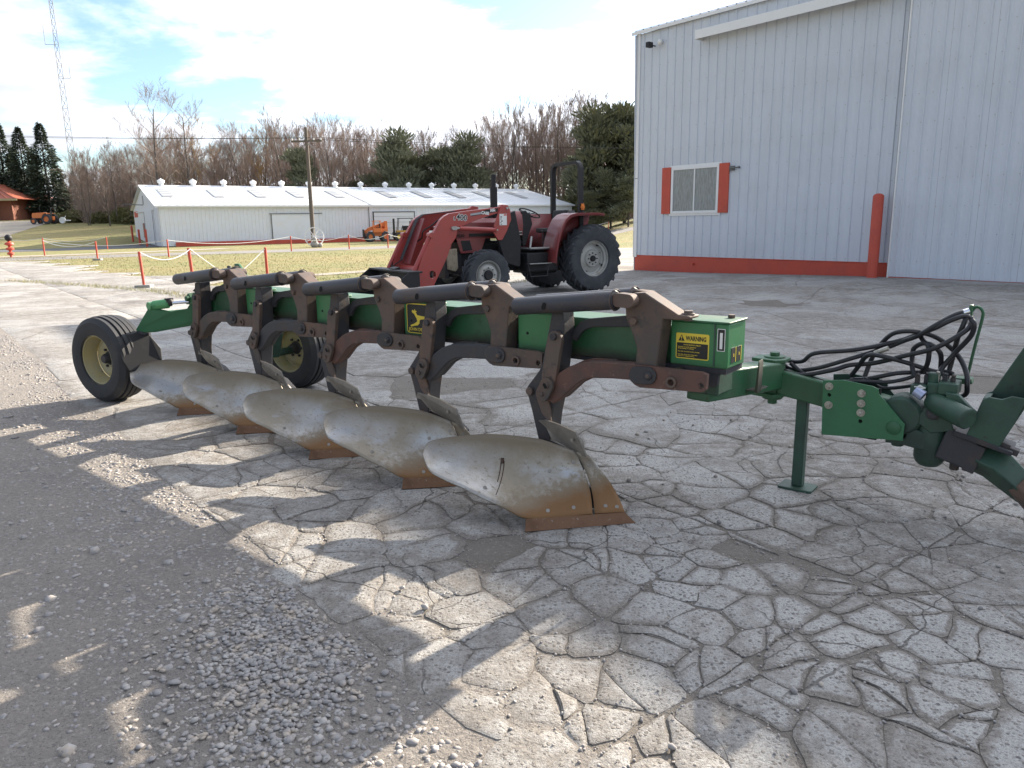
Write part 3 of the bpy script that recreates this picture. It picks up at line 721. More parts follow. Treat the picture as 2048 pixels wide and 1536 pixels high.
def make_shed():
    s = empty('metal_shed', (BC[0], BC[1], 0), BA)
    tag(s, 'large white ribbed metal shed with orange red base and window with red shutters', 'building')
    H = 6.72; DX = 7.72
    b = MB(); b.box(.02, 7.74, .0, .3, -.3, .44); b.box(.0, 7.76, -.012, .32, .44, .462); b.build('foundation', M_orange, s, .006)
    b = MB(); b.box(7.80, 16, -.150, .3, -.3, .158); b.build('foundation', M_orange, s, .004)
    for k in range(9):                           # sheets of the fixed wall
        x0 = .10+k*.8467; x1 = x0+.8467-.003
        if 1.05 < x1 and x0 < 3.35:              # sheets cut round the window
            pass
        mb = MB(); sheet_panel(mb, ribbed(x0, x1, .2822, -.0005*(k % 2)), .462, H); mb.build('wall_panel', M_white, s, smooth_angle=20)
    for k in range(9):                           # sliding door
        x0 = 7.80+k*.8467; x1 = x0+.8467-.003
        mb = MB(); sheet_panel(mb, ribbed(x0, x1, .2822, -.13-.0005*(k % 2)), .165, 6.2); mb.build('door_panel', M_white, s, smooth_angle=20)
    b = MB(); b.box(7.765, 7.80, -.165, -.06, .13, 6.25); b.build('door_edge_trim', M_whitep, s, .003)
    b = MB(); b.box(7.755, 7.764, -.15, -.02, .15, 6.2); b.build('door_gap', M_hole, s)
    b = MB(); b.box(7.80, 15.8, -.125, -.05, .17, 6.2); b.build('door_core', M_hole, s)
    b = MB(); b.prism([(-.02, 6.40), (-.33, 6.36), (-.34, 6.14), (-.325, 6.14), (-.315, 6.345), (-.02, 6.385)], 2.30, 16, 'yz'); b.build('door_track_hood', M_whitep, s, .004)
    b = MB(); b.box(2.285, 2.299, -.33, 0, 6.14, 6.38); b.build('hood_end_plate', M_whitep, s)
    b = MB(); b.box(-.03, .11, -.035, -.001, .40, 6.74); b.box(-.035, -.001, -.035, .2, .40, 6.74); b.build('corner_trim', M_whitep, s, .004)
    b = MB(); b.box(-.036, .105, -.038, -.03, 2.70, 2.715); b.build('trim_joint', M_black, s)
    # roof rising away from the eave, ribs showing at its lower edge
    def roof(name, x0, x1, y0, y1, z0, slope):
        mb = MB(); pr = [(x0, 0)]; x = x0+.14
        while x < x1-.1: pr += [(x-.03, 0), (x-.012, .03), (x+.012, .03), (x+.03, 0)]; x += .2822
        pr.append((x1, 0)); n = len(pr)
        for (yy, zz) in ((y0, z0), (y1, z0+slope*(y1-y0))): mb.v += [(x, yy, zz+h) for x, h in pr]
        mb.f = [(i, i+1, n+i+1, n+i) for i in range(n-1)]; return mb.build(name, M_white, s, smooth_angle=15)
    roof('roof', -.15, 16, -.10, 9, 6.79, .31); 
    b = MB(); b.box(-.15, 16, -.115, -.09, 6.70, 6.785); b.build('eave_trim', M_whitep, s)
    b = MB(); b.prism([(-.12, 6.68), (9, 9.52), (18.2, 6.68), (18, 0), (.0, 0)], -.02, .0, 'yz'); b.build('gable_wall', M_white, s)
    b = MB(); b.box(15.9, 16, 0, 18, 0, 6.7); b.prism([(9, 9.52), (18.2, 6.66), (18.2, 6.70), (9, 9.58)], -.15, 16, 'yz'); b.box(0, 16, 17.9, 18, 0, 6.7); b.box(.0, 16, .30, .34, .3, 6.7); b.build('rear_wall', M_white, s)
    # window
    f = MB()
    for (x0, x1, z0, z1) in ((1.40, 3.02, 1.66, 1.73), (1.40, 3.02, 2.86, 2.93), (1.40, 1.47, 1.73, 2.86), (2.95, 3.02, 1.73, 2.86), (2.19, 2.23, 1.73, 2.86)): f.box(x0, x1, -.055, -.024 if x1-x0 > .5 else -.026, z0, z1)
    w = f.build('window', M_whitep, s, .003); 
    f = MB(); f.box(1.33, 3.09, -.030, -.022, 1.60, 2.99); f.build('window_flashing', M_whitep, s)
    f = MB(); f.box(1.47, 2.95, -.0215, -.0205, 1.73, 2.86)
    f.box(1.47, 2.95, -.0345, -.0315, 1.73, 2.86); f.build('pane', M_curtain, w)
    for x0 in (1.06, 3.03):
        f = MB(); f.box(x0, x0+.31, -.058, -.022, 1.66, 2.95); f.box(x0+.152, x0+.158, -.060, -.058, 1.66, 2.95); f.build('shutter', M_orange, s, .003)
    f = MB(); f.tube([(3.42, -.03, 2.80), (3.42, -.14, 2.80), (3.72, -.16, 2.80)], .018); f.box(3.34, 3.50, -.05, -.02, 2.74, 2.86); f.cyl((3.72, 0, 2.80), .028, -.20, -.13, 'y', 10); f.build('vent_pipe', M_galv, s)
    f = MB(); f.box(.60, .72, -.36, -.18, 6.23, 6.37); f.box(.65, .68, -.18, -.02, 6.28, 6.31); f.build('floodlight', M_black, s, .006)
    f = MB(); f.ball((.90, -.10, 6.36), .075, 8); f.cyl((.90, 0, 6.36), .03, -.08, -.01); f.build('sensor_dome', M_whitep, s)
    f = MB(); f.tube([(2.25, -.01, .27), (2.25, -.06, .27), (2.25, -.06, .22)], .03); f.build('drain_stub', M_orange, s)
    # rows of screws
    f = MB()
    rows = [.52+.585*i for i in range(11)]
    for zi, z in enumerate(rows):
        x = .10+.1411
        while x < 15:
            if abs(x-7.78) > .04:
                ix = x+.045*(1 if zi % 2 else -1); yy = -.13 if x > 7.78 else 0
                if not (z > 6.1 and x > 2.2) and not (1.0 < x < 3.4 and 1.6 < z < 3.0):
                    f.box(ix-.007, ix+.007, yy-.008, yy, z-.007, z+.007)
            x += .2822
    o = f.build('screws', M_bolt, s); o['kind'] = 'stuff'
    return s
make_shed()
def on_wall(s, d=0):   # point s metres along the shed's front wall, d metres in front
    return (BC[0]+math.cos(BA)*s+math.sin(BA)*d, BC[1]+math.sin(BA)*s-math.cos(BA)*d)
bx, by = on_wall(7.52, .34)
b = MB(); b.lathe([(.0001, -.2), (.115, -.2), (.115, 1.93), (.10, 1.965), (.06, 1.99), (.0001, 2.0)], (0, 0, 0), 'z', 28)
bo = b.build('bollard', M_orange, None, loc=(bx, by, 0)); tag(bo, 'tall orange red steel bollard at the corner of the sliding door', 'bollard')

# ------------------------------------------------------------------ the long low barn
def make_barn():
    ang = R(31.3); s = empty('long_barn', (-27.9, 61.3, 0), ang)
    tag(s, 'long low white barn with metal roof, ridge ventilators and red base strip', 'barn')
    Lx, Wy, HE, HR = 40.4, 19.0, 3.2, 5.15; seam = 17.6
    mb = MB()
    for (a, b_, off) in ((0, seam, 0), (seam, Lx, -.12)):
        sheet_panel(mb, ribbed(a, b_, .305, off, .018, .05, False), .0, HE)
    mb.build('wall', M_barnw, s, smooth_angle=15)
    for (x0, x1) in ((0, None), (Lx, None)):
        mb = MB(); mb.prism([(0, 0), (0, HE), (Wy/2, HR), (Wy, HE), (Wy, 0)], x0-.03, x0+.03, 'yz'); mb.build('gable_wall', M_barnw, s)
    mb = MB(); mb.box(0, Lx, Wy-.05, Wy, 0, HE); mb.build('rear_wall', M_barnw, s)
    def slope(name, x0, x1, side):
        mb = MB(); pr = []; x = x0
        while x < x1: pr += [(x, 0), (x+.53, 0), (x+.55, .022), (x+.58, .022), (x+.60, 0)]; x += .61
        pr.append((x1, 0)); n = len(pr); mb.v = []
        pts = ((-.25, HE-.03), (Wy/2, HR+.02)) if side else ((Wy+.25, HE-.03), (Wy/2, HR+.02))
        for (y, z) in pts: mb.v += [(px, y, z+h) for px, h in pr]
        mb.f = [(i, i+1, n+i+1, n+i) for i in range(n-1)]
        return mb.build(name, M_barnr, s, smooth_angle=15)
    slope('roof', -.3, seam, True); slope('roof', seam, Lx+.3, True); slope('roof', -.3, Lx+.3, False)
    mb = MB(); mb.prism([(Wy/2-.3, HR-.02), (Wy/2, HR+.09), (Wy/2+.3, HR-.02)], -.3, Lx+.3, 'yz'); mb.build('ridge_cap', M_whitep, s)
    mb = MB(); mb.box(-.3, Lx+.3, -.30, -.26, HE-.14, HE+.01); mb.build('eave_trim', M_whitep, s)
    mb = MB(); mb.box(1.0, Lx, -.16, -.12, -.05, .30); mb.build('base_strip', M_orange, s)
    k = (HR-HE+.05)/(Wy/2+.25)
    sky_x = [.9, 5.0, 8.6, 12.1, 15.9, 21.2, 25.1, 28.9, 32.4, 36.5]
    for x in sky_x:        # translucent sheets, each with cross laps
        o = MB(); y0, y1 = 3.6, 7.6
        o.add([(x, y0, HE+k*(y0+.25)+.03), (x+.9, y0, HE+k*(y0+.25)+.03), (x+.9, y1, HE+k*(y1+.25)+.03), (x, y1, HE+k*(y1+.25)+.03)], [(0, 1, 2, 3)])
        for j in range(4):
            yy = y0+.4+j*1.0; z = HE+k*(yy+.25)+.045; o.box(x, x+.9, yy, yy+.06, z-.01, z)
        o.build('skylight', M_skyl, s)
    for i in range(15):    # ridge ventilators
        x = 1.6+i*2.7; o = MB(); c = (x, Wy/2, 0)
        o.lathe([(.30, HR-.05), (.20, HR+.15), (.20, HR+.26), (.30, HR+.28), (.32, HR+.50), (.22, HR+.56), (.10, HR+.62), (.001, HR+.70)], c, 'z', 12)
        o.build('ridge_ventilator', M_whitep, s)
    # sliding doors
    o = MB(); o.box(8.8, 12.9, -.10, -.03, .1, 2.45); o.build('sliding_door', M_barnw, s)
    o = MB(); o.box(8.6, 13.2, -.16, -.10, 2.47, 2.53); o.box(8.76, 8.80, -.12, -.03, 0, 2.45); o.build('door_track', M_galv, s)
    o = MB(); o.box(18.0, 22.0, -.20, -.125, .05, 2.55); d = o.build('overhead_door', M_barnr, s)
    for j in range(4):
        o = MB(); o.box(18.0, 22.0, -.215, -.20, .60+j*.52, .625+j*.52); o.build('door_seam', M_skyl, d)
    o = MB(); o.box(17.9, 22.1, -.24, -.12, 2.55, 2.62); o.box(17.93, 18.0, -.22, -.12, 0, 2.6); o.box(22.0, 22.07, -.22, -.12, 0, 2.6); o.build('door_frame', M_dark, s)
    # sliding door, lamps and vent in the near gable
    o = MB(); o.box(-.14, -.04, 3.0, 9.0, .1, 2.9); o.box(-.12, -.03, 2.6, 16, 2.9, 3.0); o.build('gable_door', M_barnw, s)
    o = MB(); o.box(-.16, -.14, 3.0, 3.1, .1, 2.9); o.box(-.16, -.14, 8.9, 9.0, .1, 2.9); o.build('gable_door_edge', M_galv, s)
    o = MB(); o.box(-.08, -.03, Wy/2-.25, Wy/2+.25, 3.5, 4.3); o.build('gable_vent', M_skyl, s)
    o = MB(); o.box(-.06, -.03, 15.2, 18.2, 2.5, 3.05); o.build('red_sign_board', M_orange, s)
    o = MB(); o.box(-.07, -.03, 10.5, 11.6, .6, 1.9); o.build('notice_board', M_trred, s)
    o = MB(); o.tube([(0, Wy/2+.5, 3.5), (-1.6, Wy/2+1.5, 3.6)], .04, 6); o.build('lamp_arm', M_galv, s)
make_barn()

# ------------------------------------------------------------------ brick house, far left
def make_house():
    s = empty('brick_house', (-79.0, 109.0, 2.75), R(6)); tag(s, 'brown brick house with rust red hipped metal roof and dark garage door', 'house')
    b = MB(); b.box(-14, 8.3, 0, 12, 0, 3.0); b.build('wall', M_brick, s)
    b = MB(); hr = 6.6
    v = [(-16, -1.4, 3.0), (9.8, -1.4, 3.0), (9.8, 13.4, 3.0), (-16, 13.4, 3.0), (-8, 6, hr), (1.0, 6, hr)]
    b.add(v, [(0, 1, 5, 4), (1, 2, 5), (2, 3, 4, 5), (3, 0, 4), (0, 3, 2, 1)]); r = b.build('roof', M_roofr, s, smooth_angle=0)
    b = MB(); b.box(-16, 9.8, -1.45, -1.38, 2.75, 3.02); b.build('fascia', M_rim_y, s)
    b = MB()
    for i in range(26):
        x = -15.5+i*1.0; t = 7.4; xe = max(-8, min(1.0, x)); 
        b.beam((x, -1.4, 3.05), (xe, 6, hr+.05), .07, .06)
    b.build('standing_seams', M_roofr, r)
    b = MB(); b.box(-2.0, -.6, 5.5, 7, 5.5, 7.6); b.build('chimney', M_brick, r)
    b = MB(); b.box(-9, 2.6, -.05, 0, 0, 2.75); g_ = b.build('garage_door', M_dark, s)
    for j in range(4):
        b = MB(); b.box(-9, 2.6, -.08, -.05, .6+j*.55, .63+j*.55); b.build('door_seam', M_black, g_)
    b = MB(); b.box(3.4, 4.9, -.10, 0, 0, 2.25); d = b.build('door', M_trred, s)
    b = MB(); b.box(3.65, 4.65, -.13, -.10, .4, 2.0); b.build('pane', M_whitep, d)
    b = MB(); b.box(2.7, 3.1, -.4, 0, 0, 2.8); b.box(5.8, 6.2, -.9, -.6, 0, 3.0); b.build('pillar', M_roofr, s)
make_house()

# ------------------------------------------------------------------ lattice mast, utility pole, wires
def make_mast():
    mx, my = -57.6, 103.0; mz = ground_h(mx, my); s = empty('lattice_mast', (mx, my, mz))
    tag(s, 'tall slender lattice radio mast behind the orange tractor', 'mast')
    Ht = 46.0; w0, w1 = .58, .27
    def corner(k, z):
        w = w0+(w1-w0)*min(1, z/26); a = R(30+120*k); return Vector((math.cos(a)*w, math.sin(a)*w, z))
    for k in range(3):
        b = MB(); b.tube([corner(k, 0), corner(k, 26), corner(k, Ht)], .032, 5); b.build('mast_leg', M_galv, s)
    b = MB(); z = 0
    while z < Ht-1.2:
        dz = 1.3 if z < 26 else .9
        for k in range(3):
            a, c = corner(k, z), corner((k+1) % 3, z+dz); b.tube([a, c], .016, 4, False); b.tube([corner((k+1) % 3, z), corner(k, z+dz)], .016, 4, False)
            b.tube([corner(k, z+dz), corner((k+1) % 3, z+dz)], .014, 4, False)
        z += dz
    b.build('bracing', M_galv, s)['kind'] = 'stuff'
    for (z, a, L) in ((Ht-1, 0, 3.5), (Ht-3, 2.1, 2.2), (22, 3.4, 2.2), (18, .2, 1.4)):
        b = MB(); p = Vector((0, 0, z)); q = p+Vector((math.cos(a)*1.2, math.sin(a)*1.2, 0)); b.tube([p, q], .03, 5); b.tube([q, q+Vector((0, 0, L))], .035, 5); b.build('antenna', M_galv, s)
make_mast()
def wire(pts, r, name, label, cat, group=None, sag=.6, mat=None):
    mb = MB(); P = []
    for i in range(len(pts)-1):
        a, b = Vector(pts[i]), Vector(pts[i+1])
        for j in range(12 if i < len(pts)-2 else 13):
            t = j/12; q = a.lerp(b, t); q.z -= sag*4*t*(1-t); P.append(q)
    mb.tube(P, r, 5); return tag(mb.build(name, mat or M_black), label, cat, group)
def make_pole():
    px, py = -14.0, 54.5; s = empty('utility_pole', (px, py, 0)); tag(s, 'weathered wooden utility pole with crossarm in front of the long barn', 'utility pole')
    b = MB(); b.lathe([(.16, 0), (.15, 3), (.11, 8.1), (.0001, 8.15)], (0, 0, 0), 'z', 12); b.build('pole', M_pole, s)
    b = MB(); b.beam((-1.1, .1, 7.2), (1.1, -.1, 7.2), .10, .12); b.build('crossarm', M_pole, s)
    for x in (-1.0, -.5, .5, 1.0):
        b = MB(); b.cyl((x, 0, 0), .04, 7.26, 7.42, 'z', 8); b.build('insulator', M_whitep, s)
    b = MB(); b.tube([(-.6, 0, 6.6), (0, 0, 7.1)], .02, 5); b.tube([(.6, 0, 6.6), (0, 0, 7.1)], .02, 5); b.build('brace', M_galv, s)
    b = MB(); b.cyl((.32, 0, 0), .18, 6.0, 6.7, 'z', 10); b.build('transformer', M_galv, s) if False else None
    for k, (dx, zz) in enumerate(((-1.0, 7.42), (1.0, 7.42))):
        wire([(px+dx-60, py-6, 10.4), (px+dx, py, zz), (px+dx+55, py+6, 7.6)], .012, 'power_line', 'thin dark overhead wire on the %s end of the utility pole crossarm' % ('left', 'right')[k], 'wire', 'overhead wires on the utility pole', .9)
    # big wheel and stones at its foot
    w = MB(); w.lathe([(.62, -.05), (.68, -.05), (.68, .05), (.62, .05)], (0, 0, .68), 'y', 24, True)
    for k in range(6):
        a = math.pi*k/6; w.tube([(math.cos(a)*.64, 0, .68+math.sin(a)*.64), (-math.cos(a)*.64, 0, .68-math.sin(a)*.64)], .02, 5)
    o = w.build('wagon_wheel', M_whitep, None, loc=(px+.15, py-.35, 0), rot=(R(-8), 0, R(8))); tag(o, 'white spoked wagon wheel leaning against the utility pole', 'wheel')
    w = MB(); w.ball((0, 0, .16), .26, 8, (1.2, 1, .9)); w.ball((.35, .1, .1), .18, 8); w.ball((.05, -.1, .45), .16, 8, (1, 1, 1.5)); o = w.build('stone_heap', M_concr, None, loc=(px+.3, py-.9, 0)); tag(o, 'pale stones at the foot of the utility pole', 'stones')
make_pole()

# ------------------------------------------------------------------ posts and white ropes
def post(x, y, h=.92, r=.034, lean=(0, 0), block=True, label='', z=None, mat=None):
    z = ground_h(x, y)-.02 if z is None else z
    s = empty('rope_post', (x, y, z)); s.rotation_euler = (lean[0], lean[1], 0)
    tag(s, label, 'post', 'orange red rope posts')
    b = MB(); b.lathe([(.0001, .05), (r, .05), (r, h-.01), (r*.7, h), (.0001, h)], (0, 0, 0), 'z', 10); b.build('post', mat or M_orange, s)
    if block: b = MB(); b.box(-.20, .20, -.12, .12, 0, .09); b.build('block', M_concr, s, .01)
    return Vector((x, y, z+h-.03))
def rope(a, b, sag, label):
    mb = MB(); P = []
    for j in range(15):
        t = j/14; q = Vector(a).lerp(Vector(b), t); q.z -= sag*4*t*(1-t); P.append(q)
    mb.tube(P, .013 if P[0].y < 30 else .016, 6); tag(mb.build('rope', M_rope), label, 'rope', 'white ropes between the posts')
p1 = post(-9.39, 19.36, .93, lean=(0, R(-2.0)), label='leftmost of the three near orange posts, on its concrete block')
p2 = post(-8.75, 20.86, .96, .042, lean=(0, R(-2.5)), block=False, label='middle one of the three near orange posts, thickest of them')
p3 = post(-7.42, 23.12, .88, .042, block=False, label='orange post just right of the plow tail, alone against the grass')
rope(p1, p2, .23, 'white rope sagging between the left and middle near posts')
pm = Vector((-8.05, 21.9, .02)); rope(p2, pm, .03, 'white rope dropping from the middle near post towards the plow'); rope(pm, p3, .03, 'white rope climbing to the post right of the plow tail')
far = [(-20.0, 36.9, 'thin orange post on a pale block beside the road'), (-26.5, 43.4, 'thin orange post in the verge left of the road bend'), (-17.3, 38.6, 'thin orange post in the verge near the barn corner'),
       (-12.7, 44.3, 'thin orange post before the left half of the barn'), (-9.8, 46.5, 'thin orange post before the barn sliding door'), (-7.6, 47.6, 'thin orange post left of the utility pole'), (-5.0, 50.6, 'thin orange post just right of the utility pole'), (-3.3, 45.9, 'thin orange post nearest the orange telehandler'),
       (-34.5, 56.5, 'thin orange post at the foot of the sloping lawn, left'), (-29.0, 55.0, 'thin orange post at the foot of the sloping lawn, middle'), (9.8, 76.0, 'short orange post on the slope right of the loader tractor')]
fp = [post(x, y, .92, .038, block=(i == 0), label=lb) for i, (x, y, lb) in enumerate(far)]
for i, (a, b_, lb) in enumerate(((1, 0, 'white rope before the bend of the road'), (1, 2, 'white rope over the dark driveway'), (2, 3, 'white rope left of the barn door'), (3, 4, 'white rope before the barn sliding door'), (4, 5, 'white rope beside the pole, left'), (5, 6, 'white rope passing behind the pole'), (6, 7, 'white rope beside the telehandler'), (8, 9, 'white rope at the foot of the lawn'))):
    rope(fp[a], fp[b_], .28, lb)
rope(fp[10], fp[10]+Vector((-2.6, -2, -.55)), .02, 'white rope tied to the short post on the slope')
rope(fp[8], fp[8]+Vector((-5, 1.5, .3)), .3, 'white rope leaving the lawn to the left')
def disc_post():
    x, y = -27.9, 42.6; s = empty('disc_post', (x, y, 0)); tag(s, 'knobbly red post of stacked discs topped by a dark ball', 'post')
    b = MB(); b.lathe([(.05, 0), (.06, .1), (.17, .16), (.17, .24), (.07, .28), (.07, .36), (.20, .42), (.20, .50), (.08, .54), (.08, .62), (.24, .70), (.20, .80), (.07, .84), (.07, .90)], (0, 0, 0), 'z', 12); b.build('stacked_discs', M_orange, s)
    b = MB(); b.ball((0, 0, 1.06), .19, 10); b.build('ball', M_black, s)
disc_post()
for i, (yy, hh, lb) in enumerate(((1.0, 1.35, 'red guard post nearest the barn corner'), (6.2, 1.35, 'red guard post in the middle of the barn gable'), (12.0, 1.7, 'thick red guard post at the far side of the barn gable'))):
    a = R(31.3); x = -27.9-math.sin(a)*yy-math.cos(a)*1.0; y = 61.3+math.cos(a)*yy-math.sin(a)*1.0
    b = MB(); b.lathe([(.0001, 0), (.09, 0), (.09, hh), (.0001, hh+.03)], (0, 0, 0), 'z', 10)
    tag(b.build('guard_post', M_orange, None, loc=(x, y, 0)), lb, 'post', 'red guard posts at the barn gable')

# ------------------------------------------------------------------ trees
def bare_tree_mesh(seed, H, spread, upright, nl1=14, twig=1.0, levels=4, trunks=1, low=.22):
    rn = random.Random(seed); T = MB(); B = MB()
    def limb(mb, p, d, L, r, seg, sides, bend):
        pts = [Vector(p)]; dd = Vector(d).normalized()
        for i in range(seg):
            dd = (dd+Vector((rn.gauss(0, bend), rn.gauss(0, bend), rn.gauss(0, bend)*.5+.06*upright))).normalized(); pts.append(pts[-1]+dd*L/seg)
        rs = [r*(1-.75*i/seg) for i in range(seg+1)]
        mb.tube(pts, rs, sides, False); return pts, rs
    def grow(p, d, L, r, lev):
        pts, rs = limb(B, p, d, L, r, 3 if lev < 3 else 2, 4 if lev < 2 else 3, .14)
        if lev >= levels: return
        k = rn.randint(4, 6) if lev < levels-1 else rn.randint(5, 7)
        for i in range(k):
            t = rn.uniform(.25, 1.0); j = min(len(pts)-2, int(t*(len(pts)-1))); q = pts[j].lerp(pts[j+1], t*(len(pts)-1)-j)
            ax = (pts[j+1]-pts[j]).normalized(); sd = Vector((rn.gauss(0, 1), rn.gauss(0, 1), rn.gauss(0, .6))).normalized()
            nd = (ax*rn.uniform(.7, 1.2)+sd*rn.uniform(.45, .8)*spread+Vector((0, 0, .35*upright))).normalized()
            grow(q, nd, L*rn.uniform(.42, .66), max(.012*twig, rs[j]*rn.uniform(.4, .6)), lev+1)
    for tr in range(trunks):
        a = rn.uniform(0, 6.28); d = Vector((math.cos(a)*.12*(trunks > 1), math.sin(a)*.12*(trunks > 1), 1)); h = H*rn.uniform(.82, .97); r0 = H*.0135/(1+.3*(trunks-1))
        pts, rs = limb(T, (math.cos(a)*.3*(trunks > 1), math.sin(a)*.3*(trunks > 1), -.2), d, h, r0, 9, 7, .035)
        for i in range(nl1):
            t = low+(1-low)*(i+rn.random())/nl1; j = min(len(pts)-2, int(t*(len(pts)-1))); q = pts[j].lerp(pts[j+1], t*(len(pts)-1)-j)
            aa = i*2.4+rn.uniform(-.5, .5); el = (.45+.6*t)*upright
            nd = Vector((math.cos(aa)*spread, math.sin(aa)*spread, el+.25)).normalized()
            grow(q, nd, H*rn.uniform(.22, .38)*(1.12-.50*t), max(.03, rs[j]*.55), 1)
    return T, B
def spruce_mesh(seed, H, Rb, n=2600, pine=False):
    rn = random.Random(seed); T = MB(); C = MB()
    T.tube([(0, 0, -.2), (0, 0, H*.5), (0, 0, H*.97)], [H*.016, H*.010, .03], 7)
    blobs = []
    if pine:
        for i in range(26):
            z = H*rn.uniform(.16, .96); rr = Rb*rn.uniform(.2, .95)*(1 if z < H*.7 else .65); a = rn.uniform(0, 6.28); blobs.append((math.cos(a)*rr*.7, math.sin(a)*rr*.7, z, Rb*rn.uniform(.35, .6), H*rn.uniform(.05, .09)))
            T.tube([(0, 0, z*.93), (math.cos(a)*rr*.7, math.sin(a)*rr*.7, z)], [.09, .03], 4, False)
    tiers = 22
    for i in range(n):
        if pine:
            bx_, by_, bz, br, bh = rn.choice(blobs); u = Vector((rn.gauss(0, 1), rn.gauss(0, 1), rn.gauss(0, 1))).normalized()*rn.random()**.45
            p = Vector((bx_+u.x*br, by_+u.y*br, bz+u.z*bh)); out = Vector((u.x, u.y, .5)).normalized(); s = rn.uniform(.28, .6)*H/14
        else:
            t = rn.random()**1.45; t = min(t, .99); z = H*(.04+.94*t); rad = Rb*(1-t)**.72*(.82+.42*mnoise.noise(Vector((seed*3.1, t*9, 0))))
            a = rn.uniform(0, 6.283); lob = .80+.55*mnoise.noise(Vector((math.cos(a)*1.6, math.sin(a)*1.6, z*.75+seed*5))); f = (.25+.75*rn.random()**.45)*lob
            p = Vector((math.cos(a)*rad*f, math.sin(a)*rad*f, z-.25*rad*f+rn.gauss(0, .15))); out = Vector((math.cos(a), math.sin(a), rn.uniform(-.5, .15))); s = rn.uniform(.22, .55)*H/13*(1.1-.55*t)
        w = out.cross(Vector((rn.gauss(0, .4), rn.gauss(0, .4), 1))).normalized()*s*.42; e = out*s
        e.z += rn.uniform(-.1, .25)*s
        C.add([tuple(p-w*.5), tuple(p+w*.5), tuple(p+e+w*.25), tuple(p+e*1.25), tuple(p+e-w*.5)], [(0, 1, 2, 3, 4)])
        if rn.random() < .5:
            q = Vector((rn.gauss(0, 1), rn.gauss(0, 1), rn.gauss(0, 1))).normalized()*s*.6; C.add([tuple(p), tuple(p+e*.8+q*.5), tuple(p+q)], [(0, 1, 2)])
    return T, C
def tree_proto(T, C, bark, leaf, crown='crown'):
    s = empty('tree_proto'); t = T.build('trunk', bark, s, smooth_angle=60); c = C.build(crown, leaf, s, smooth_angle=0); return s
def place_tree(proto, name, x, y, rz, sc, label, group, cat='tree', zs=1.0):
    o = copy_tree(proto); o.name = name; o.location = (x, y, ground_h(x, y)-.05); o.rotation_euler = (0, 0, rz); o.scale = (sc, sc, sc*zs); tag(o, label, cat, group)
    return o
def at_px(px, d):      # ground point d metres out along a bearing given as the slope x/y
    return px*d, d
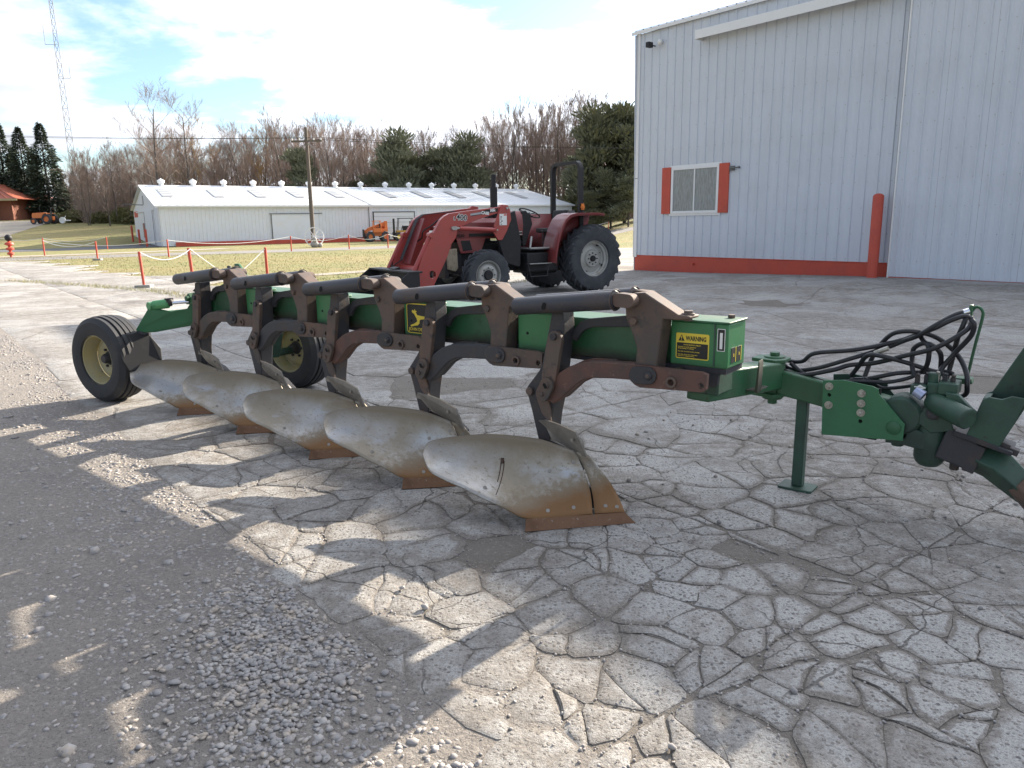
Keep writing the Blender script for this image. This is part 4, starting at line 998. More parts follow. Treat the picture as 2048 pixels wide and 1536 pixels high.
def make_trees():
    protos = []
    protos.append(tree_proto(*bare_tree_mesh(1, 16, .95, .95, 16), M_bark, M_twig, 'branches'))
    protos.append(tree_proto(*bare_tree_mesh(2, 17, .80, 1.1, 15, low=.35), M_bark, M_twig, 'branches'))
    protos.append(tree_proto(*bare_tree_mesh(3, 15, .85, 1.0, 13, trunks=1, low=.25), M_bark, M_twig, 'branches'))
    protos.append(tree_proto(*bare_tree_mesh(4, 17, .65, 1.3, 10, trunks=2, low=.40), M_bark, M_twig, 'branches'))
    protos.append(tree_proto(*bare_tree_mesh(5, 14, 1.0, .9, 14, low=.2), M_bark, M_twig_y, 'branches'))
    rn = random.Random(11)
    def top(k):   # height of the treeline along the view (k = x/y)
        return 11.7+1.1*math.sin(k*9+1)+.8*math.sin(k*23)-(.3 if k < -.30 else 0)
    # the big spreading tree behind the barn, a smaller one beside it
    big = tree_proto(*bare_tree_mesh(21, 20, 1.15, .62, 17, levels=4, low=.22, trunks=1), M_bark, M_twig, 'branches'); 
    place_tree(big, 'bare_tree', -39.8, 88, .4, .71, 'big bare spreading tree standing highest above the left end of the barn', None)
    place_tree(big, 'bare_tree', -37.6, 91, 2.3, .64, 'slender bare tree just right of the biggest one', None, zs=1.05)
    place_tree(protos[4], 'willow_tree', -38.5, 95, 1.0, .80, 'yellowish bare tree low behind the big bare tree', None)
    place_tree(protos[4], 'willow_tree', -31.0, 98, 2.0, .86, 'yellowish bare tree behind the left part of the barn roof', None)
    n = 0
    k = -.548
    while k < .16:
        for row in range(5):
            d = 95+row*6+rn.uniform(-2.5, 2.5); kk = k+rn.uniform(-.01, .01)
            pr = protos[rn.choice((0, 0, 1, 1, 2, 3, 3))]; x, y = at_px(kk, d); sc = top(kk)/16*rn.uniform(.84, 1.02)*(.66 if kk < -.46 else (.84 if kk < -.36 else 1))
            place_tree(pr, 'bare_tree', x, y, rn.uniform(0, 6.3), sc, 'bare leafless tree in the wood behind the long barn', 'bare trees of the wood behind the long barn')
            n += 1
        k += .0205
    # undergrowth that closes the wood near the ground
    U = MB()
    for i in range(26000):
        kk = rn.uniform(-.555, .2); d = rn.uniform(98, 126); x, y = at_px(kk, d); z = ground_h(x, y); h = rn.uniform(2.0, 8.5)*rn.random()**.6
        dx, dy = rn.gauss(0, 1.3), rn.gauss(0, 1.3); w = rn.uniform(.018, .045)
        U.add([(x-w, y, z), (x+w, y, z), (x+dx, y+dy, z+h)], [(0, 1, 2)])
        for j in range(2):
            t = rn.uniform(.3, .9); q = Vector((x+dx*t, y+dy*t, z+h*t)); e = q+Vector((rn.gauss(0, .9), rn.gauss(0, .9), rn.uniform(.3, 1.5))); U.add([tuple(q), tuple(q+Vector((0, 0, w*1.5))), tuple(e)], [(0, 1, 2)])
    tag(U.build('undergrowth', M_twig, smooth_angle=0), 'tangled leafless brush under the bare trees of the wood', kind='stuff')
    # evergreens
    sp = [tree_proto(*spruce_mesh(31+i, 15, 5.2, 12000), M_bark, M_needle) for i in range(3)]
    pn = [tree_proto(*spruce_mesh(41+i, 13, 4.2, 8000, pine=True), M_bark, M_needle2) for i in range(3)]
    for i, (kk, d, sc, lb) in enumerate(((-.668, 117, .95, 'dark spruce at the far left edge behind the house'), (-.648, 119, 1.10, 'tallest of the dark spruces behind the house roof, pointed'), (-.690, 124, 1.0, 'dark spruce cut by the left picture edge behind the chimney'), (-.622, 118, 1.02, 'slim dark spruce between the two taller ones left of the mast'), (-.594, 117, 1.05, 'dark spruce nearest the lattice mast, on its left'),
                                         (-.560, 122, .56, 'short dark evergreen right behind the lattice mast'), (-.545, 124, .62, 'short dark evergreen just right of the lattice mast'), (-.608, 126, .72, 'dark spruce filling the gap behind the slim one'), (-.575, 126, .5, 'low dark evergreen left of the mast foot'), (-.635, 124, .8, 'dark spruce in the shade behind the tallest one'))):
        x, y = at_px(kk, d); place_tree(sp[i % 3], 'spruce_tree', x, y, i*1.3, sc*.90, lb, 'dark spruces around the brick house', 'tree')
    for i, (kk, d, sc, zs, lb) in enumerate(((-.268, 92, .62, 1.15, 'narrow dark evergreen behind the utility pole'), (-.148, 90, .80, 1.12, 'rounded dark pine with the highest top above the middle of the barn roof'), (-.118, 93, .78, .95, 'olive pine beside the rounded dark one'), (-.085, 92, .76, 1.0, 'broad olive pine in the middle of the pine group'), (-.060, 91, .82, 1.05, 'olive pine at the right of the pine group'), (-.165, 95, .70, .85, 'low olive pine at the left of the pine group'), (-.20, 97, .55, .9, 'small olive pine left of the pine group'), (-.040, 95, .6, 1.0, 'small olive pine at the right end of the barn'))):
        x, y = at_px(kk, d); place_tree(pn[i % 3], 'pine_tree', x, y, i*2.1, sc, lb, 'olive green pines behind the barn', 'tree', zs)
    for i, (kk, d, sc, zs, lb) in enumerate(((.118, 84, 1.04, 1.16, 'tall dark pine with a bare spiky top right of the roll bar'), (.150, 86, 1.12, 1.12, 'tall dark pine against the shed corner'), (.095, 88, .80, 1.0, 'dark pine left of the tall ones by the shed'), (.132, 80, .60, .95, 'low bushy pine before the tall dark pines'), (.165, 82, .95, 1.05, 'dark pine mostly hidden by the shed corner'), (.105, 79, .45, .9, 'small dark pine behind the tractor roll bar'), (.155, 77, .55, .85, 'small bushy pine beside the shed corner'), (.185, 88, 1.1, 1.1, 'dark pine behind the shed'))):
        x, y = at_px(kk, d); place_tree(pn[(i+1) % 3], 'pine_tree', x, y, i*1.7+.5, sc*.92, lb, 'dark pines left of the shed', 'tree', zs*.86)
    for p in protos+sp+pn+[big]:
        for c in list(p.children): bpy.data.objects.remove(c)
        bpy.data.objects.remove(p)
    # clipped bushes along the top of the lawn
    def bush_mesh(seed, n=900):
        r2 = random.Random(seed); m = MB(); m.ball((0, 0, .45), .62, 8, (1, 1, .8))
        for i in range(n):
            u = Vector((r2.gauss(0, 1), r2.gauss(0, 1), r2.gauss(0, 1))).normalized(); u.z = abs(u.z)*1.0; p = Vector((u.x, u.y, u.z))*r2.uniform(.85, 1.05); w = Vector((r2.gauss(0, 1), r2.gauss(0, 1), r2.gauss(0, 1))).normalized()*.10
            e = (u+Vector((r2.gauss(0, .5), r2.gauss(0, .5), r2.gauss(0, .5)))).normalized()*.14
            m.add([tuple(p-w), tuple(p+w), tuple(p+e)], [(0, 1, 2)])
        return m
    bm_ = [bush_mesh(s).mesh('bush', M_bush, 0) for s in (1, 2, 3)]
    for i, (kk, d, sx, sz, lb) in enumerate(((-.565, 101, 2.0, 1.5, 'rounded green bush right behind the orange tractor'), (-.525, 99, 1.9, 1.4, 'low rounded bush between the mast and the tall clipped one'), (-.500, 98, 1.6, 1.9, 'tall rounded clipped bush left of the barn'), (-.475, 97, 2.4, 1.1, 'wide low hedge bush beside the barn'), (-.455, 97, 2.0, 1.0, 'low hedge bush nearest the barn gable'), (-.585, 103, 2.0, 1.2, 'brownish bush between the orange tractor and the house'), (-.545, 102, 2.2, 1.0, 'brown low bush at the foot of the lattice mast'))):
        x, y = at_px(kk, d); o = bpy.data.objects.new('bush', bm_[i % 3]); COL.objects.link(o); o.location = (x, y, ground_h(x, y)-.1); o.scale = (sx, sx, sz); o.rotation_euler = (0, 0, i); tag(o, lb, 'bush', 'clipped bushes at the top of the lawn')
make_trees()

# ------------------------------------------------------------------ lettering
def text_obj(name, txt, size, mat, parent, loc, rot, align='LEFT', ext=.0006, bold=0, sx=1.0, shear=0):
    cu = bpy.data.curves.new(name, 'FONT'); cu.body = txt; cu.size = size; cu.align_x = align; cu.extrude = ext; cu.resolution_u = 2; cu.offset = bold; cu.shear = shear
    t = bpy.data.objects.new(name, cu); COL.objects.link(t); bpy.context.view_layer.update()
    me = bpy.data.meshes.new_from_object(t.evaluated_get(bpy.context.evaluated_depsgraph_get())); bpy.data.objects.remove(t); bpy.data.curves.remove(cu)
    me.materials.clear(); me.materials.append(mat); o = bpy.data.objects.new(name, me); COL.objects.link(o); o.parent = parent
    o.location = loc; o.rotation_euler = rot; o.scale = (sx, 1, 1); return o

def rib_wheel(parent, loc, rz, Rr, W, rim_r, mat_rim, face=-1, camber=0):
    """implement tyre with rib tread; axis along local y, outer face towards face*y"""
    h = W/2; b = MB()
    prof = [(rim_r, -h*.80), (rim_r+.012, -h*.92), (rim_r+(Rr-rim_r)*.35, -h*1.02), (rim_r+(Rr-rim_r)*.70, -h*.98), (Rr-.022, -h*.80)]
    ribs = 5; w = 2*h*.80/ribs
    for i in range(ribs):
        y0 = -h*.80+i*w; cr = Rr-.012*abs((i-2)/2.)**2
        prof += [(cr, y0+.006), (cr, y0+w-.008)]
        if i < ribs-1: prof += [(cr-.013, y0+w-.006), (cr-.013, y0+w+.004)]
    prof += [(Rr-.022, h*.80), (rim_r+(Rr-rim_r)*.70, h*.98), (rim_r+(Rr-rim_r)*.35, h*1.02), (rim_r+.012, h*.92), (rim_r, h*.80), (rim_r-.02, 0)]
    b.lathe(prof, (0, 0, 0), 'y', 56, closed=True)
    t = b.build('tyre', M_tyre, parent, loc=loc, rot=(camber, 0, rz), smooth_angle=35)
    f = face; b = MB()
    b.lathe([(rim_r+.004, f*h*.90), (rim_r+.012, f*h*.86), (rim_r-.004, f*h*.80), (rim_r-.012, f*h*.55), (rim_r-.028, f*h*.30), (rim_r-.030, -f*h*.30), (rim_r-.01, -f*h*.6), (rim_r, -f*h*.85)], (0, 0, 0), 'y', 48)
    b.lathe([(rim_r-.03, -f*h*.02), (rim_r*.80, f*h*.04), (rim_r*.60, f*h*.10), (.085, f*h*.02), (.0001, f*h*.02)], (0, 0, 0), 'y', 48)
    b.build('rim', mat_rim, t, smooth_angle=30)
    b = MB(); b.lathe([(.0001, f*h*.50), (.032, f*h*.48), (.040, f*h*.40), (.050, f*h*.12), (.062, f*h*.06), (.062, -f*h*.9)], (0, 0, 0), 'y', 20)
    for k in range(6):
        a = math.pi*k/3; b.lathe([(.0001, f*h*.14), (.012, f*h*.14), (.012, f*h*.0)], (math.cos(a)*.082, 0, math.sin(a)*.082), 'y', 6)
    b.build('hub', M_iron_d, t); return t

# ------------------------------------------------------------------ the plow
def make_plow():
    s = empty('moldboard_plow', (.606, 3.557, 0), R(-38))
    tag(s, 'green five bottom moldboard plow with brown trip arms and scoured steel bottoms', 'plow')
    # main beam; near side at y=.14
    b = MB(); b.prism([(-4.22,.362),(.125,.134),(.125,.394),(-4.22,.622)], .795, 1.0, 'xy'); beam = b.build('main_beam', M_beam, s, .008)
    b = MB(); b.prism([(-4.20,.372),(.12,.146),(.12,.382),(-4.20,.608)], .772, .7945, 'xy'); b.build('beam_wear_strip', M_iron_d, s)
    SP = (-.950, .050)
    bolt = lambda mb, x, z, y0, y1, r=.017: mb.cyl((x, 0, z), r, y0, y1, 'y', 6)
    top_n = [(-.258,.02,.319),(-.322,.051,.338),(-.412,.091,.369),(-.489,.135,.395),(-.621,.182,.403),(-.754,.232,.402),(-.891,.284,.382),(-1.000,.338,.360),(-1.052,.390,.338),(-1.040,.44,.290)]
    bot_n = [(-.052,.005,.050),(-.165,.12,.052),(-.283,.25,.050),(-.400,.365,.052),(-.520,.41,.098),(-.640,.44,.135),(-.745,.46,.170),(-.860,.47,.192),(-.965,.470,.222),(-1.040,.44,.290)]
    def curve(pts, u):
        P = [Vector((p[0], -p[1], p[2])) for p in pts]; n = len(P)-1; t = min(max(u, 0), .99999)*n; i = int(t); f = t-i
        a = P[max(i-1, 0)]; b_ = P[i]; c = P[i+1]; d = P[min(i+2, n)]
        return .5*((2*b_)+(c-a)*f+(2*a-5*b_+4*c-d)*f*f+(3*b_-a-3*c+d)*f**3)
    def mb_surface(u0, u1, nu, nv):
        m = MB()
        for i in range(nu+1):
            u = u0+(u1-u0)*i/nu; A = curve(bot_n, u); B = curve(top_n, u); w = (B-A).length
            for j in range(nv+1):
                v = j/nv; p = A.lerp(B, v); k = math.sin(math.pi*v); asym = math.sin(math.pi*v**.8)
                p = p+Vector((-.02, .17, -.07))*k*w*(1.0-.25*u)*(1-u**8)
                m.v.append(tuple(p))
        for i in range(nu):
            for j in range(nv):
                a = i*(nv+1)+j; m.f.append((a, a+nv+1, a+nv+2, a+1))
        return m
    def solid(o, th):
        q = o.modifiers.new('solidify', 'SOLIDIFY'); q.thickness = th; q.offset = 0; return o
    me_cache = {}
    for k in range(5):
        ox, oy = SP[0]*k, SP[1]*k
        tube_m = M_tube
        arm_m = (M_iron_r, M_iron_d, M_iron_r, M_iron_d, M_iron)[k]
        def mk(name, mb, mat, parent, bevel=0, loc=(0, 0, 0), sa=38, key=None):
            kk = (key or name, mat.name)
            if key and kk in me_cache:
                o = bpy.data.objects.new(name, me_cache[kk]); COL.objects.link(o); o.parent = parent; o.location = loc
                if bevel:
                    q = o.modifiers.new('bevel', 'BEVEL'); q.width = bevel; q.segments = 2; q.limit_method = 'ANGLE'; q.angle_limit = R(40)
                return o
            o = mb().build(name, mat, parent, bevel, loc=loc, smooth_angle=sa)
            if key: me_cache[kk] = o.data
            return o
        # bracket clamped on the beam
        def f():
            m = MB(); m.prism([(-.031,1.160),(-.052,1.140),(-.072,1.101),(-.067,1.038),(-.03,.965),(-.005,.90),(-.010,.83),(-.025,.770),(.098,.775),(.100,.812),(.128,1.047),(.215,1.047),(.262,1.054),(.262,1.068),(.203,1.072),(.030,1.166)], .0, .105)
            return m
        br = mk('bracket', f, M_iron, s, .006, (ox, oy, 0), key='bracket')
        def f():
            hol = [(.193, .758, .015), (.338, .758, .015)]
            m = MB(); m.prism([(-.03,.745),(-.025,.80),(.0,.822),(.34,.820),(.366,.812),(.364,.742),(.345,.728),(.029,.712),(.0,.722)], -.022, .002, holes=hol)
            return m
        mk('foot_plate', f, M_iron if k else M_iron_r, br, 0, key='foot_plate')
        def f():
            m = MB(); m.prism([(-.03,.745),(-.025,.80),(.0,.822),(.34,.820),(.366,.812),(.364,.742),(.345,.728),(.029,.712),(.0,.722)], .105, .128); m.box(.17, .20, -.02, .12, .79, .812)
            return m
        mk('foot_plate', f, M_iron_d, br, 0, key='foot_plate_rear')
        def f():
            m = MB(); m.capsule((.015, .772), (.075, .776), .042, -.034, -.022); m.lathe([(.0001,-.046),(.018,-.046),(.022,-.034)], (.078, 0, .777), 'y', 12); m.cyl((.05, 0, .773), .03, .0, .13)
            return m
        mk('pivot_washer', f, M_iron_d, br, .003, key='pw')
        def f():
            m = MB(); bolt(m, .078, .777, -.050, -.033, .011); bolt(m, -.022, 1.028, -.016, .0, .020); bolt(m, -.02, 1.12, -.045, .0, .022); m.lathe([(.016, -.035), (.027, -.035), (.027, -.023), (.016, -.023)], (.193, 0, .758), 'y', 16, True)
            return m
        mk('bolts', f, M_iron, br, .002, key='brbolts')['kind'] = 'stuff'
        def f():
            m = MB(); m.cyl((.232, .05, 0), .022, 1.04, 1.088, 'z', 6); m.cyl((.232, .05, 0), .030, 1.068, 1.076, 'z', 16); return m
        mk('clamp_bolt', f, M_iron, br, .002, key='cb')
        if k:
            def f():
                m = MB(); m.box(.145, .445, .06, .075, .79, 1.02); m.box(.145, .445, .06, .139, 1.004, 1.02); m.box(.16, .43, .075, .139, .80, .82); return m
            cp = mk('clamp_plate', f, M_green_b, s, .004, (ox, oy, 0), key='cp')
            def f():
                m = MB(); 
                for x in (.21, .375): m.cyl((x, 0, .90), .008, .0575, .0605, 'y', 10)
                return m
            mk('bolt_holes', f, M_hole, cp, 0, key='cph')
            if k == 2: plate_for_logo = cp
        # spring tubes, one each side
        for side, (y, lbl) in enumerate(((-.042, 0), (.145, 1))):
            def f():
                m = MB(); a = Vector((-.706, 0, 1.064)); c = Vector((-.098, 0, 1.128)); m.tube([a, a.lerp(c, .02), c], [.038, .046, .046], 28)
                return m
            tb = mk('spring_tube', f, tube_m, s, .003, (ox, oy+y, 0), sa=50, key='tube')
            def f():
                m = MB(); m.tube([(-.10, 0, 1.128), (-.045, 0, 1.134)], .030, 16); m.capsule((-.075, 1.131), (-.020, 1.128), .033, -.030, .030)
                return m
            mk('rod_end', f, M_iron, tb, .003, key='re')
            def f():
                m = MB(); ring = []; 
                for i in range(20):
                    t = 2*math.pi*i/20; ring.append(Vector((-.100+.006*math.cos(t), math.cos(t)*.050, 1.128+math.sin(t)*.050)))
                m.tube(ring, .0035, 5, closed=True)
                ring = [Vector((-.560, math.cos(t)*.049, 1.0795+math.sin(t)*.049)) for t in [2*math.pi*i/20 for i in range(20)]]; 
                return m
            mk('retaining_ring', f, M_iron, tb, 0, key='rr')
            def f():
                m = MB(); m.capsule((-.492, 1.074), (-.486, 1.088), .012, -.0475, -.044); return m
            mk('trunnion_hole', f, M_hole, tb, 0, key='th')
        # standard: upper leg, knee and frog in one plate
        def f():
            m = MB(); m.prism([(-.500,1.040),(-.430,1.045),(-.425,.96),(-.450,.763),(-.462,.66),(-.478,.585),(-.498,.50),(-.507,.44),(-.520,.345),(-.535,.22),(-.44,.10),(-.47,.02),(-.62,.04),(-.610,.25),(-.595,.349),(-.636,.50),(-.668,.600),(-.665,.628),(-.587,.722),(-.566,.76)], .0, .10)
            return m
        st = mk('standard', f, M_iron_d, s, .005, (ox, oy, 0), key='std')
        def f():
            m = MB(); m.capsule((-.466, .905), (-.505, .70), .044, -.030, -.001); return m
        lk = mk('link_plate', f, M_iron, st, .004, key='lk')
        def f():
            m = MB(); m.prism([(-.60,.60),(-.56,.50),(-.50,.44),(-.502,.52),(-.53,.62)], -.016, -.001); m.cyl((-.640, 0, .607), .022, -.02, .0, 'y', 18); return m
        mk('frog_rib', f, M_iron, st, .003, key='fr')
        def f():
            m = MB(); bolt(m, -.466, .92, -.046, -.028, .020); return m
        mk('link_bolt', f, M_iron_d, st, .002, key='lb')
        def f():
            m = MB(); m.capsule((-.503, .664), (-.530, .612), .040, -.052, -.030); m.lathe([(.0001,-.064),(.014,-.064),(.018,-.052)], (-.502, 0, .664), 'y', 12); bolt(m, -.531, .614, -.062, -.050, .013); return m
        mk('slotted_washer', f, M_iron, st, .002, key='sw')
        def f():
            m = MB(); m.capsule((-.505, .668), (-.498, .658), .009, -.0665, -.064); return m
        mk('bolt_recess', f, M_hole, st, 0, key='brc')
        # lower trip arm, upper arm
        def f():
            m = MB(); m.prism([(.05,.815),(-.016,.824),(-.141,.818),(-.271,.808),(-.330,.792),(-.380,.772),(-.448,.73),(-.485,.690),(-.53,.66),(-.570,.622),(-.545,.575),(-.482,.560),(-.439,.590),(-.390,.635),(-.341,.680),(-.300,.706),(-.254,.725),(-.14,.736),(-.015,.742),(.05,.74)], -.018, .045)
            return m
        ar = mk('trip_arm', f, arm_m, s, .007, (ox, oy, 0), key='arm')
        def f():
            m = MB(); m.prism([(-.14,.822),(-.271,.815),(-.335,.798),(-.40,.765),(-.46,.722),(-.43,.70),(-.36,.75),(-.28,.782),(-.14,.793)], .045, .060); m.prism([(-.015,.742),(-.254,.725),(-.341,.68),(-.439,.59),(-.47,.60),(-.36,.70),(-.26,.745),(-.015,.765)], .045, .075); return m
        mk('arm_flange', f, arm_m, ar, .002, key='af')
        def f():
            m = MB(); m.prism([(-.02,1.045),(-.10,1.041),(-.327,1.010),(-.382,.989),(-.42,.95),(-.44,.90),(-.41,.885),(-.385,.925),(-.358,.948),(-.303,.968),(-.10,.982),(.0,.985)], .085, .115); return m
        mk('upper_link', f, M_iron_d, s, .004, (ox, oy, 0), key='ul')
        # the plow bottom
        u1 = 1/9.
        if k == 0:
            mb1 = mb_surface(u1+.004, 1, 44, 16); me_mb = mb1.mesh('moldboard', M_steel, 60)
            mb2 = mb_surface(0, u1-.004, 4, 16); me_sh = mb2.mesh('shin_piece', M_steel, 60)
            v = [(.004, .006, .0), (-.384, -.408, .0), (-.404, -.372, .050), (-.052, -.004, .048)]
            m = MB(); m.add(v, [(0, 1, 2, 3)]); me_share = m.mesh('share', M_share, 0)
            # trash board: a slightly twisted plate above the shin
            m = MB(); tp = [(-.585,-.005,.452),(-.520,-.030,.470),(-.436,-.045,.466),(-.36,-.060,.456),(-.309,-.066,.446),(-.281,-.070,.409),(-.252,-.045,.318),(-.30,-.030,.316),(-.411,-.015,.345),(-.496,-.010,.365),(-.53,-.006,.420)]
            m.add(tp, [tuple(range(len(tp)))]); me_tb = m.mesh('trash_board', M_steel_p, 0)
            m = MB(); tp = [(-.645,-.020,.430),(-.628,-.022,.466),(-.52,-.035,.468),(-.40,-.052,.460),(-.262,-.068,.430),(-.238,-.070,.393),(-.215,-.045,.302),(-.25,-.030,.302),(-.39,-.015,.336),(-.50,-.012,.362),(-.555,-.012,.385),(-.60,-.016,.425)]; m.add(tp, [tuple(range(len(tp)))]); me_tb2 = m.mesh('trash_board', M_steel_p, 0)
        def inst(name, me, parent, th):
            o = bpy.data.objects.new(name, me); COL.objects.link(o); o.parent = parent; return solid(o, th)
        mbo = inst('moldboard', me_mb, s, .008); mbo.location = (-.925*k, .054*k, 0)
        if k in (1, 3): mbo.rotation_euler = (0, R(.8), R(-1.2))
        inst('shin_piece', me_sh, mbo, .010); inst('share', me_share, mbo, .012); inst('trash_board', me_tb if k == 0 else me_tb2, mbo, .009)
        def f():
            m = MB()
            def on(u, v, r=.010, h=.005):
                A = curve(bot_n, u); B = curve(top_n, u); w = (B-A).length; kk = math.sin(math.pi*v); p = A.lerp(B, v)+Vector((-.02, .17, -.07))*kk*w*(1-.25*u)
                A2 = curve(bot_n, u+.03); B2 = curve(top_n, u+.03); t = ((A2-A)+(B2-B)).normalized(); nn = t.cross((B-A).normalized()).normalized()
                if nn.y > 0: nn = -nn
                m.tube([p+nn*.002, p+nn*(.004+h)], r, 10)
            for u, v in ((.07, .80), (.07, .12), (.03, .10), (.155, .80), (.18, .12), (.27, .10), (.29, .62), (.55, .15)): on(u, v)
            for q in ((-.09, -.050, .028), (-.22, -.190, .030), (-.31, -.285, .030)): m.tube([Vector(q), Vector(q)+Vector((.004, -.008, .003))], .010, 10)
            m.tube([(-.33, -.045, .40), (-.33, -.072, .40)], .010, 10); return m
        mk('bottom_bolts', f, M_steel_p, mbo, 0, key='bb')['kind'] = 'stuff'
        def f():
            m = MB(); m.prism([(-.10,.01),(-.78,.005),(-.78,.11),(-.30,.13),(-.12,.06)], .035, .052); m.prism([(-.46, .06), (-.30, .26), (-.42, .33), (-.56, .36), (-.60, .10)], .0, .09); return m
        mk('landside', f, M_iron_d, mbo, .003, key='ls')
        if k == 0:
            m = MB(); 
            def drip(u, v0, v1, w):
                P = []
                for i in range(6):
                    v = v0+(v1-v0)*i/5; A = curve(bot_n, u); B = curve(top_n, u); ww = (B-A).length; P.append(A.lerp(B, v)+Vector((-.02, .17, -.07))*math.sin(math.pi*v)*ww*(1-.25*u)+Vector((.002, -.0055, .001)))
                m.tube(P, w, 6)
            drip(.500, .66, .58, .009); drip(.492, .62, .12, .0022); drip(.506, .62, .30, .0022)
            m.build('oil_drip', pmat('dark_brown_oil', (.045, .018, .008), .25), mbo)
    # warning box on the front end of the beam
    b = MB(); b.box(.127, .412, .092, .300, .822, 1.030); wb = b.build('end_box', M_green_b, s, .006)
    b = MB(); b.box(.118, .418, .086, .306, 1.030, 1.040); b.build('box_lid', M_green, wb, .003)
    b = MB(); b.cyl((.36, .25, 0), .018, 1.04, 1.056, 'z', 6); b.build('lid_bolt', M_iron, wb, .002)
    b = MB(); b.box(.13, .405, .10, .295, .795, .822); b.build('box_underside', M_iron_d, wb)
    b = MB(); b.box(.344, .352, .089, .094, .83, 1.03); b.build('door_line', M_green_d, wb)
    Y = .0915
    def rrect(x0, x1, z0, z1, r, y0, y1):
        m = MB(); P = []
        for cx, cz, a in ((x1-r, z0+r, -90), (x1-r, z1-r, 0), (x0+r, z1-r, 90), (x0+r, z0+r, 180)):
            P += [(cx+r*math.cos(R(a+i*22.5)), cz+r*math.sin(R(a+i*22.5))) for i in range(5)]
        return m.prism(P, y0, y1)
    d = rrect(.156, .322, .854, .976, .008, Y-.0010, Y).build('warning_decal', M_yellow, wb, smooth_angle=0)
    rrect(.161, .317, .859, .930, .004, Y-.0018, Y-.0010).build('decal_panel', M_blackp, d, smooth_angle=0)
    m = MB(); m.prism([(.168, .938), (.200, .938), (.184, .968)], Y-.0018, Y-.0010); m.build('warning_triangle', M_blackp, d, smooth_angle=0)
    fr = (R(90), 0, 0)
    m = MB(); m.prism([(.1825, .948), (.1855, .948), (.1865, .960), (.1815, .960)], Y-.0026, Y-.0018); m.cyl((.184, 0, .943), .0022, Y-.0026, Y-.0018, 'y', 8); m.build('exclamation_mark', M_yellow, d, smooth_angle=0)
    text_obj('warning_lettering', 'WARNING', .030, M_blackp, d, (.206, Y-.0014, .942), fr, 'LEFT', .0004, .0010, .70)
    text_obj('warning_small_lettering', 'AVOID BODILY INJURY', .0085, M_yellow, d, (.239, Y-.0022, .918), fr, 'CENTER', .0003, .0001)
    text_obj('warning_small_lettering', 'Standards can strike bystanders\nduring tripping or resetting.\n\nStay clear of standards when plowing.\n\nStay clear of rear part of standard\nwhen it is in tripped position.', .0072, M_yellow, d, (.167, Y-.0022, .908), fr, 'LEFT', .0003, .0001)
    d = rrect(.360, .398, .904, 1.008, .002, Y-.0008, Y).build('serial_plate', M_whitepr, wb, smooth_angle=0)
    rrect(.363, .395, .907, 1.005, .002, Y-.0014, Y-.0008).build('plate_field', M_blackp, d, smooth_angle=0)
    rrect(.373, .386, .915, .990, .002, Y-.0020, Y-.0014).build('plate_field', M_whitepr, d, smooth_angle=0)
    for y in (.135, .200):      # black and yellow markers on the end face
        m = MB(); m.box(.412, .4135, y, y+.055, .845, .915); e = m.build('end_marker', M_blackp, wb)
        m = MB(); m.box(.4135, .4142, y+.024, y+.032, .872, .886); m.box(.4135, .4142, y+.049, y+.0545, .845, .915); m.build('marker_mark', M_yellow, e)
    # leaping deer badge on the third clamp plate
    cp = plate_for_logo; Y = .0595
    rrect(.168, .400, .822, 1.010, .02, Y-.001, Y).build('badge', M_yellow, cp, smooth_angle=0)
    bd = rrect(.174, .394, .828, 1.004, .016, Y-.0018, Y-.001).build('badge_field', M_blackp, cp, smooth_angle=0)
    deer = [(.225,.880),(.262,.892),(.290,.908),(.287,.925),(.275,.940),(.262,.958),(.247,.964),(.242,.975),(.252,.984),(.262,.976),(.272,.990),(.276,.978),(.290,.976),(.280,.967),(.292,.950),(.330,.946),(.362,.944),(.378,.956),(.374,.938),(.382,.920),(.402,.908),(.396,.902),(.366,.918),(.352,.926),(.320,.922),(.312,.914),(.310,.896),(.292,.882),(.262,.878),(.232,.870)]
    deer = [(x-.030+(x-.3)*-.06, .862+(z-.87)*.95) for x, z in deer]
    m = MB(); m.prism(deer, Y-.0026, Y-.0018); m.build('leaping_deer_emblem', M_yellow, cp, smooth_angle=0)
    text_obj('badge_lettering', 'JOHN DEERE', .029, M_yellow, cp, (.186, Y-.0022, .838), fr, 'LEFT', .0004, .0004, .98)
    # lateral arm, pivot and tongue
    b = MB(); b.beam((.22, .22, .700), (.33, .98, .640), .13, .15); b.build('hitch_arm', M_green, s, .010)
    b = MB(); b.box(.17, .33, .20, .38, .665, .795); b.build('hitch_bracket', M_green_d, s, .008)
    b = MB(); b.lathe([(.0001,.50),(.055,.50),(.060,.53),(.060,.73),(.055,.745),(.0001,.745)], (.325, 1.0, 0), 'z', 20); b.cyl((.325, 1.0, 0), .028, .745, .765, 'z', 6); b.cyl((.325, 1.0, 0), .028, .47, .50, 'z', 6); b.build('pivot_pin', M_green, s, .003)
    b = MB(); b.prism([(.22,.93),(.36,.90),(.40,.95),(.40,1.05),(.34,1.08),(.22,1.05)], .715, .735, 'xy'); b.build('pivot_ear', M_green, s, .003)
    b = MB(); b.prism([(.22,.93),(.36,.90),(.40,.95),(.40,1.05),(.34,1.08),(.22,1.05)], .52, .54, 'xy'); b.build('pivot_ear', M_green, s, .003)
    b = MB(); b.prism([(.26,.30),(.30,.30),(.30,.304),(.26,.304)], .0, .0001, 'xy') if False else b.box(.25, .40, .55, .70, .628, .634); b.prism([(.385, .625), (.40, .625), (.403, .78), (.398, .795)], .54, .60); b.build('hose_guide', M_green_b, s, .002)
    b = MB(); b.beam((.37, 1.0, .603), (1.0, 1.0, .505), .11, .135); b.build('tongue', M_green, s, .010)
